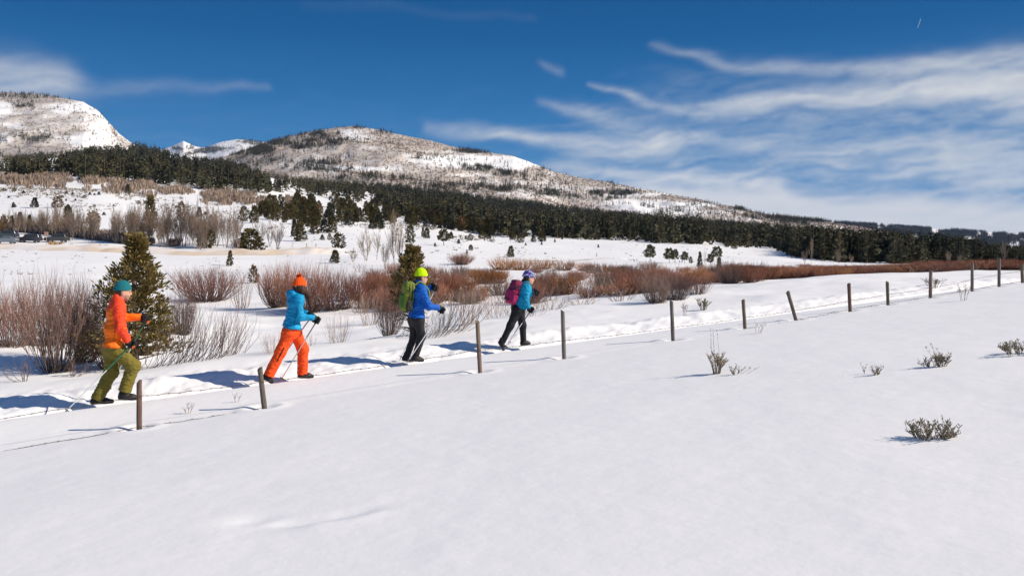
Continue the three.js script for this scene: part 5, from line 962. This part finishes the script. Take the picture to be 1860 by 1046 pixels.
// ------------------------------------------------------------------ the wire fence
{
  const fence = thing('wire_fence', 'weathered fence of short wooden posts and sagging barbed wire running along the trail', 'fence', [0, 0, 0]);
  const grain = noiseTexture(256, (x, y) => { const s = tile(x * 1, y, 16, 4) * 0.5 + tile(x, y * 0.125, 24, 3) * 0.6; return 0.5 + 0.5 * s; });
  const tones = [[0.17, 0.10, 0.075], [0.15, 0.13, 0.105], [0.23, 0.17, 0.13], [0.21, 0.185, 0.16], [0.17, 0.15, 0.135], [0.19, 0.15, 0.11], [0.16, 0.135, 0.11]];
  const info = POSTS.map(([X, Y, Xt, Yt, r], i) => {
    const u = fenceU(X), [x, d] = onFence(u), y = gy(x, d) + 0.03, h = (Y - Yt) / FOC * d, lean = ((Xt - X) / FOC * d), R = rng(900 + i);
    const g = new THREE.CylinderGeometry(r * 0.94, r, h + 0.5, 11, 12); const p = g.attributes.position;
    for (let k = 0; k < p.count; k++) { const yy = p.getY(k) + (h + 0.5) / 2 - 0.5, f = yy / h, a = Math.atan2(p.getZ(k), p.getX(k)), q = 1 + 0.10 * PN.noise(Math.cos(a) * 2 + i * 7, yy * 3, Math.sin(a) * 2) + 0.05 * PN.noise(Math.cos(a) * 6, yy * 9, Math.sin(a) * 6 + i); p.setXYZ(k, p.getX(k) * q + lean * f, yy + (f > 0.97 ? 0.022 * Math.cos(a + i) : 0), p.getZ(k) * q + 0.02 * Math.sin(i * 2.3) * f); }
    g.computeVertexNormals();
    const t = tones[i % tones.length], m = new THREE.MeshStandardMaterial({ color: rgb(...t), roughness: 0.95, map: noiseTextureShared(), bumpMap: grain, bumpScale: 0.006 });
    const o = part('fence_post', g, m, fence); o.position.set(x, y, -d); o.name = i ? `fence_post_${String(i).padStart(3, '0')}` : 'fence_post';
    return { u, x, y, d, h, lean };
  });
  const wireMat = mat([0.075, 0.06, 0.055], 0.7, { metalness: 0.2 });
  const strand = (hs, from, to, r, sagK) => {
    const L = [{ u: -5, x: onFence(-5)[0], d: onFence(-5)[1], y: gy(...onFence(-5)), lean: 0, h: 0.7 }, ...info];
    const hh = [hs[0], ...hs];
    for (let i = from; i < to; i++) {
      const a = L[i], b = L[i + 1], n = 16, pts = [];
      for (let k = 0; k <= n; k++) { const f = k / n, sag = -sagK * 4 * f * (1 - f) * (b.u - a.u) / 3, ya = a.y + hh[i], yb = b.y + hh[i + 1]; pts.push(new THREE.Vector3(lerp(a.x + a.lean * hh[i] / a.h, b.x + b.lean * hh[i + 1] / b.h, f) + 0.03, lerp(ya, yb, f) + sag + 0.006 * Math.sin(k * 2.1 + i), -lerp(a.d, b.d, f) + 0.037)); }
      part('wire', new THREE.TubeGeometry(new THREE.CatmullRomCurve3(pts), 40, r, 5), wireMat, fence);
      const barbs = [], len = Math.hypot(b.x - a.x, b.d - a.d), c = new THREE.CatmullRomCurve3(pts);
      for (let s = 0.08; s < len; s += 0.13) { const p = c.getPoint(clamp(s / len, 0, 1)); for (const q of [0.7, -0.7]) { const z = new THREE.CylinderGeometry(0.0015, 0.0022, 0.036, 4); z.rotateX(q); z.rotateZ(q * 0.8); z.translate(p.x, p.y, p.z); barbs.push(z); } }
      const bm = part('barbs', BGU.mergeGeometries(barbs), wireMat, fence); bm.userData.kind = 'stuff';
    }
  };
  strand([0.41, 0.36, 0.37, 0.32, 0.26, 0.24, 0.22, 0.26, 0.27, 0.27, 0.33, 0.36, 0.36], 0, 13, 0.0036, 0.02);
  strand([0.035, 0.02, -0.02, 0.0, 0.0, -0.02, 0.03, 0.07, 0.07, 0.06, 0.07, 0.08, 0.08], 0, 2, 0.0034, 0.015);
  strand([0.035, 0.02, -0.02, 0.0, 0.02, 0.0, 0.03, 0.07, 0.07, 0.06, 0.07, 0.08, 0.08], 6, 13, 0.0034, 0.012);
}

// ------------------------------------------------------------------ sagebrush and stalks in the near snow
function sage(seed, o) {
  const R = rng(seed), s = new GB(), l = new GB(), w = new GB();
  for (let k = 0; k < o.stems; k++) {
    const a = R() * 6.28, sp = o.spread * Math.sqrt(R()), h = o.h * (0.55 + 0.5 * R()), fx = Math.cos(a) * sp * o.footK, fz = Math.sin(a) * sp * o.footK, tx = fx + Math.cos(a) * sp + (o.lean || 0), tz = fz + Math.sin(a) * sp * 0.8, p0 = [fx, -0.03, fz], p1 = [lerp(fx, tx, 0.35) + (R() - 0.5) * 0.03, h * 0.5, lerp(fz, tz, 0.35)], p2 = [tx, h, tz];
    s.stem([p0, p1, p2], 0.006, 0.0018, shade(o.bark, 0.7 + 0.5 * R()), o.tip, 4);
    for (let q = 0; q < o.leaves; q++) { const f = 0.3 + 0.7 * Math.sqrt(R()), p = f < 0.5 ? mixv(p0, p1, f * 2) : mixv(p1, p2, f * 2 - 1), aa = R() * 6.28, c = shade(o.leaf, 0.65 + 0.7 * R()); l.blade(p, [Math.cos(aa) * 0.8 + (tx - fx), 0.8 + 0.6 * R(), Math.sin(aa) * 0.8], (0.022 + 0.022 * R()) * (o.small || 1), 0.0045 * (o.small || 1), R() * 6.28, c, shade(c, 1.15)); }
    for (let q = 0; q < 3; q++) { const f = 0.35 + 0.5 * R(), p = f < 0.5 ? mixv(p0, p1, f * 2) : mixv(p1, p2, f * 2 - 1), aa = R() * 6.28, e = [p[0] + Math.cos(aa) * 0.05, p[1] + 0.06 + 0.05 * R(), p[2] + Math.sin(aa) * 0.05]; s.stem([p, e], 0.003, 0.0012, o.bark, o.tip); for (let z = 0; z < o.leaves * 0.4; z++) { const pp = mixv(p, e, 0.3 + 0.7 * R()), a2 = R() * 6.28, c = shade(o.leaf, 0.65 + 0.7 * R()); l.blade(pp, [Math.cos(a2), 1, Math.sin(a2)], 0.02 + 0.018 * R(), 0.004, R() * 6, c); } }
  }
  for (let k = 0; k < (o.stalks || 0); k++) { const x = (R() - 0.5) * o.spread * 1.5, z = (R() - 0.5) * o.spread, h = o.h * (1.4 + 0.8 * R()) * (o.small ? 1.4 : 1), e = [x + (R() - 0.5) * 0.12 + (o.stalkLean || 0), h, z + (R() - 0.5) * 0.06]; w.stem([[x, -0.02, z], mixv([x, 0, z], e, 0.5), e], 0.0028, 0.001, [0.34, 0.28, 0.20], [0.42, 0.35, 0.25]); for (let q = 0; q < 5; q++) { const p = mixv([x, 0, z], e, 0.7 + 0.3 * R()); w.blade(p, [R() - 0.5, 1, R() - 0.5], 0.025, 0.004, R() * 6, [0.36, 0.29, 0.21]); } }
  return { s: s.build(), l: l.build(), w: o.stalks ? w.build() : null };
}
function sageAt(X, Y, seed, o, label, name = 'sagebrush', cat = 'sagebrush', d) {
  const p = d ? at(X, d) : pix(X, Y, 4), g = sage(seed, o), t = thing(name, label, cat, [p[0], p[1] - 0.01, p[2]], 0);
  part('stems', g.s, barkMat, t); part('leaves', g.l, leafMat(0.2), t); if (g.w) part('dry_stalks', g.w, barkMat, t); return t;
}
const SG = { bark: [0.13, 0.10, 0.08], tip: [0.20, 0.17, 0.12], leaf: [0.27, 0.235, 0.16], spread: 0.11, footK: 0.5, h: 0.20, leaves: 22, stems: 20 };
sageAt(1690, 796, 21, { ...SG, stems: 26, h: 0.058, spread: 0.115, footK: 0.8, stalks: 7, stalkLean: -0.03, lean: 0.018, leaves: 11, small: 0.7 }, 'largest grey-brown sagebrush clump with thin dry stalks in the right foreground snow');
sageAt(1302, 679, 22, { ...SG, stems: 17, h: 0.27, spread: 0.13, footK: 0.25, leaf: [0.38, 0.32, 0.22], tip: [0.38, 0.31, 0.22], leaves: 13, stalks: 5 }, 'upright pale branching sagebrush in snow right of the fourth fence post');
sageAt(1340, 680, 23, { ...SG, stems: 4, h: 0.05, spread: 0.07, stalks: 4, stalkLean: 0.16, leaves: 7, leaf: [0.30, 0.25, 0.18] }, 'flattened small twigs just right of the upright pale sagebrush');
sageAt(1592, 681, 24, { ...SG, stems: 4, h: 0.05, spread: 0.05, stalks: 2, stalkLean: 0.12, leaves: 8 }, 'tiny dark tuft with one slanting twig, between the pale sagebrush and the right ones');
sageAt(1571, 679, 25, { ...SG, stems: 1, h: 0.08, spread: 0.01, leaves: 5 }, 'single short dead stub poking out of snow left of the slanting twig', 'dead_stub', 'stub');
sageAt(1712, 666, 26, { ...SG, stems: 11, h: 0.12, spread: 0.06, stalks: 4, stalkLean: -0.15, leaves: 15 }, 'dark small sagebrush with stalks leaning left, below the tenth fence post');
sageAt(1690, 667, 27, { ...SG, stems: 5, h: 0.05, spread: 0.09, leaves: 12 }, 'low buried sagebrush tips touching the left side of the leaning-stalk one');
sageAt(1852, 643, 28, { ...SG, stems: 24, h: 0.10, spread: 0.17, footK: 0.9, stalks: 3, stalkLean: 0.06 }, 'sagebrush cut by the right picture edge');
sageAt(1278, 563, 29, { ...SG, stems: 22, h: 0.30, spread: 0.19, footK: 0.3, leaf: [0.22, 0.20, 0.11] }, 'grey-green sagebrush on the trail bank beyond the fifth fence post');
sageAt(1243, 572, 30, { ...SG, stems: 4, h: 0.28, spread: 0.07, leaves: 12, leaf: [0.32, 0.27, 0.2] }, 'thin pale stalks left of the grey-green sagebrush on the trail bank', 'dry_stalks', 'dry stalks');
sageAt(1751, 546, 31, { ...SG, stems: 5, h: 0.40, spread: 0.10, leaves: 16, leaf: [0.32, 0.28, 0.21], tip: [0.4, 0.34, 0.26] }, 'two pale dry stalks in snow left of the eleventh fence post', 'dry_stalks', 'dry stalks');
sageAt(1698, 522, 32, { ...SG, stems: 16, h: 0.30, spread: 0.26, footK: 0.7, leaf: [0.19, 0.17, 0.10] }, 'green-brown sagebrush behind the tenth fence post');
sageAt(430, 731, 33, { ...SG, stems: 2, h: 0.12, spread: 0.03, leaves: 3, leaf: [0.5, 0.46, 0.4], bark: [0.4, 0.36, 0.3], tip: [0.5, 0.45, 0.4] }, 'thin pale grass blades in snow left of the second fence post', 'grass_blades', 'grass');
sageAt(340, 752, 34, { ...SG, stems: 3, h: 0.11, spread: 0.05, leaves: 3, leaf: [0.5, 0.46, 0.4], bark: [0.4, 0.36, 0.3], tip: [0.5, 0.45, 0.4] }, 'thin pale grass blades in snow between the first two fence posts', 'grass_blades', 'grass');
sageAt(1375, 606, 35, { ...SG, stems: 4, h: 0.20, spread: 0.12, leaves: 3, leaf: [0.55, 0.5, 0.45], bark: [0.45, 0.4, 0.36], tip: [0.55, 0.5, 0.45] }, 'faint pale grass stems in the snow below the sixth and seventh fence posts', 'grass_blades', 'grass');

// ------------------------------------------------------------------ the road on the valley floor
function strip(name, line, width, rise, color, seed, jag) {     // line: [X, d] on the ground; a band with a crowned section
  const P = [], C = [], I = [], n = line.length - 1, N = n * 14, k = 7;
  for (let i = 0; i <= N; i++) {
    const f = i / N * n, q = Math.min(n - 1, Math.floor(f)), X = lerp(line[q][0], line[q + 1][0], f - q), d = lerp(line[q][1], line[q + 1][1], f - q);
    for (let j = 0; j < k; j++) { const s = j / (k - 1), dd = d + (s - 0.5) * width, x = (X - CX) / FOC * d, e = Math.sin(Math.PI * s), y = gy(x, dd) + (e > 0.01 ? 0.05 : -0.08) + rise * Math.pow(e, 0.6) * (1 + jag * fbm(x * 0.7, seed + j, 3)); P.push(x, y, -dd); const v = 1 + 0.35 * fbm(x * 0.6, dd * 1.5, 4), t = Math.min(1, (N - i) / 14) * clamp(0.75 + 1.1 * fbm(x * 0.25, dd + seed, 3) - 0.25 * s, 0, 1); C.push(lerp(0.84, color[0] * v, t), lerp(0.84, color[1] * v, t), lerp(0.85, color[2] * v, t)); }
    if (i) for (let j = 1; j < k; j++) { const a = (i - 1) * k + j - 1, b = i * k + j - 1; I.push(a, b, b + 1, a, b + 1, a + 1); }
  }
  const g = new THREE.BufferGeometry(); g.setAttribute('position', new THREE.Float32BufferAttribute(P, 3)); g.setAttribute('color', new THREE.Float32BufferAttribute(C, 3)); g.setIndex(I); g.computeVertexNormals(); structure(name, g, M.mountain);
}
strip('road', [[-150, 126], [60, 124], [240, 121], [420, 120], [560, 119], [640, 119]], 7, 0.12, [0.62, 0.52, 0.42], 3, 0.3);
strip('snow_bank', [[-150, 117], [60, 115], [240, 113], [420, 112.5], [560, 113], [630, 114]], 4.2, 0.62, [0.74, 0.60, 0.46], 9, 0.9);
strip('track', [[925, 121], [990, 122], [1060, 126], [1110, 133], [1140, 142]], 2.6, 0.03, [0.40, 0.34, 0.28], 15, 0.2);

// ------------------------------------------------------------------ parked cars
function car(X, d, turn, color, label, low) {
  const p = at(X, d), t = thing('parked_car', label, 'car', [p[0], p[1] + 0.05, p[2]], turn, 'cars parked beyond the tan road'); t.scale.setScalar(0.84);
  const paint = new THREE.MeshPhysicalMaterial({ color: rgb(...color), roughness: 0.22, clearcoat: 0.7, clearcoatRoughness: 0.15 }), glass = mat([0.02, 0.024, 0.03], 0.08), rub = mat([0.02, 0.02, 0.02], 0.9), hH = low ? 1.42 : 1.72;
  const side = (pts, w, bev) => { const s = new THREE.Shape(); pts.forEach(([x, y], i) => i ? s.lineTo(x, y) : s.moveTo(x, y)); s.closePath(); const g = new THREE.ExtrudeGeometry(s, { depth: w - 2 * bev, bevelEnabled: true, bevelSize: bev, bevelThickness: bev, bevelSegments: 3, curveSegments: 8 }); g.translate(0, 0, -w / 2 + bev); return g; };
  part('body', side([[-2.25, 0.42], [-2.28, 0.78], [-2.1, 0.98], [-1.15, 1.08], [2.15, 1.08], [2.24, 0.9], [2.26, 0.42], [1.85, 0.34], [-1.9, 0.34]], 1.82, 0.06), paint, t);
  const cabin = low ? [[-1.0, 1.05], [-0.3, hH - 0.06], [0.1, hH], [1.15, hH - 0.03], [1.95, 1.05]] : [[-1.0, 1.05], [-0.42, hH - 0.08], [0, hH], [1.85, hH - 0.06], [2.12, 1.05]];
  part('cabin', side(cabin, 1.62, 0.08), paint, t);
  for (const s of [1, -1]) for (const [a, b] of low ? [[-0.55, 0.35], [0.42, 1.35]] : [[-0.6, 0.35], [0.42, 1.2], [1.27, 1.86]]) { const g = new RoundedBoxGeometry(b - a, hH - 1.27, 0.03, 2, 0.012); g.translate((a + b) / 2, (hH + 1.05) / 2 + 0.02, s * 0.83); part('window', g, glass, t); }
  const ws = new RoundedBoxGeometry(0.04, 0.5, 1.35, 2, 0.015); ws.rotateZ(low ? -0.9 : -0.75); ws.translate(-0.76, (hH + 1.05) / 2, 0); part('windscreen', ws, glass, t);
  const rw = new RoundedBoxGeometry(0.04, 0.42, 1.3, 2, 0.015); rw.rotateZ(low ? 1.0 : 0.38); rw.translate(low ? 1.62 : 2.07, (hH + 1.08) / 2, 0); part('rear_window', rw, glass, t);
  for (const x of [-1.4, 1.42]) for (const s of [1, -1]) { const w = new THREE.Group(); w.name = 'wheel'; w.position.set(x, 0.34, s * 0.82); t.add(w); const ty = new THREE.TorusGeometry(0.25, 0.095, 10, 22); part('tyre', ty, rub, w); const r = new THREE.CylinderGeometry(0.19, 0.19, 0.12, 16); r.rotateX(Math.PI / 2); part('rim', r, mat([0.4, 0.4, 0.42], 0.35, { metalness: 0.7 }), w); }
  for (const s of [1, -1]) { const l = new RoundedBoxGeometry(0.06, 0.26, 0.2, 2, 0.02); l.translate(2.24, 0.92, s * 0.72); part('tail_light', l, mat([0.35, 0.02, 0.02], 0.25), t); const h = new RoundedBoxGeometry(0.08, 0.16, 0.36, 2, 0.03); h.translate(-2.24, 0.8, s * 0.62); part('headlight', h, mat([0.7, 0.72, 0.75], 0.15), t); }
  for (const x of [2.28, -2.28]) { const b = new RoundedBoxGeometry(0.14, 0.2, 1.7, 3, 0.05); b.translate(x, 0.5, 0); part('bumper', b, rub, t); }
}
car(10, 149, 0.10, [0.035, 0.05, 0.06], 'dark car at the left picture edge, farthest left of the parked cars');
car(8, 141, 0.15, [0.20, 0.23, 0.26], 'pale grey car in front of the dark ones at the left edge', true);
car(52, 145, 0.12, [0.04, 0.04, 0.046], 'black boxy car second from the right among the parked cars');
car(102, 147, 0.05, [0.06, 0.055, 0.052], 'dark car farthest right of the parked cars, behind a dry bush');
{
  const g = new GB(), R = rng(66); for (let k = 0; k < 160; k++) { const a = R() * 6.28, r = Math.sqrt(R()) * 0.5; g.blade([Math.cos(a) * r, 0, Math.sin(a) * r], [Math.cos(a) * 0.5, 1, Math.sin(a) * 0.5], 0.5 + 0.5 * R(), 0.03, R() * 6, shade([0.40, 0.23, 0.10], 0.7 + 0.6 * R())); }
  const geo = g.build(); const bush = (X, Y, s, label, d) => { const p = d ? at(X, d) : pix(X, Y, 60), t = thing('dry_bush', label, 'dry bush', [p[0], p[1], p[2]], X, undefined); t.scale.set(s * 1.3, s, s * 1.3); part('twigs', geo, needleMat, t); };
  bush(99, 445, 1.1, 'tan dry bush right in front of the rightmost parked car', 129);
  for (const [X, s, l] of [[150, 0.5, 'left'], [163, 0.55, 'second'], [173, 0.7, 'third'], [185, 0.7, 'fourth'], [195, 0.45, 'right']]) bush(X, 0, s, `${l === 'left' ? 'leftmost' : l === 'right' ? 'rightmost' : l} of the orange-brown dry tufts on snow between the parked cars and the big juniper`, 125);
  // the small sign by the cars, stakes by the road
  const p = at(83, 132), s = thing('road_sign', 'small faded square sign on a post between the two right parked cars', 'sign', [p[0], p[1], p[2]], 0.1);
  const po = new THREE.CylinderGeometry(0.05, 0.05, 2.2, 8); po.translate(0, 1.0, 0); part('post', po, mat([0.3, 0.25, 0.22], 0.8), s); const bd = new RoundedBoxGeometry(0.62, 0.55, 0.05, 2, 0.02); bd.translate(0, 1.95, 0.06); part('sign_board', bd, mat([0.55, 0.30, 0.22], 0.7), s);
  for (const [X, Y, h, l] of [[166, 440, 1.1, 'short wooden stake at the edge of the bare thicket right of the parked cars'], [357, 458, 1.5, 'left one of the two tan stakes on the road edge below the round juniper'], [364, 458, 1.5, 'right one of the two tan stakes on the road edge below the round juniper'], [556, 453, 1.0, 'left dark stake on the snow above the tan road, under the golden-lit juniper'], [573, 453, 1.0, 'right dark stake on the snow above the tan road, under the golden-lit juniper'], [1084, 466, 0.7, 'short stake by the far track']]) {
    const q = pix(X, Y, 60), t = thing('wooden_stake', l, 'stake', [q[0], q[1], q[2]], 0), c = new THREE.CylinderGeometry(0.05, 0.065, h + 0.3, 8, 4); c.translate(0, h / 2 - 0.15, 0); const pp = c.attributes.position; for (let k = 0; k < pp.count; k++) { pp.setX(k, pp.getX(k) + 0.05 * pp.getY(k)); } part('shaft', c, mat([0.22, 0.15, 0.11], 0.9), t); const cp = new THREE.ConeGeometry(0.05, 0.07, 8); cp.translate(0.05 * h, h + 0.03, 0); part('pointed_top', cp, mat([0.26, 0.19, 0.14], 0.9), t);
  }
}
// ------------------------------------------------------------------ short vapour trail high in the sky
{
  const D = 9000, v = (X, Y) => new THREE.Vector3((X - CX) / FOC * D, EYE + (HOR - Y) / FOC * D, -D), c = new THREE.CatmullRomCurve3([v(1668, 50), v(1671, 42), v(1673.5, 34)]);
  const t = new THREE.Mesh(new THREE.TubeGeometry(c, 12, 3.2, 7), new THREE.MeshStandardMaterial({ color: rgb(0.9, 0.9, 0.92), roughness: 1, transparent: true, opacity: 0.42 })); t.name = 'vapour_trail_cloud'; t.castShadow = false; t.receiveShadow = true;
  tag(t, 'short white vapour trail high in the blue sky at upper right', 'vapour trail'); scene.add(t);
}
renderer.render(scene, camera);
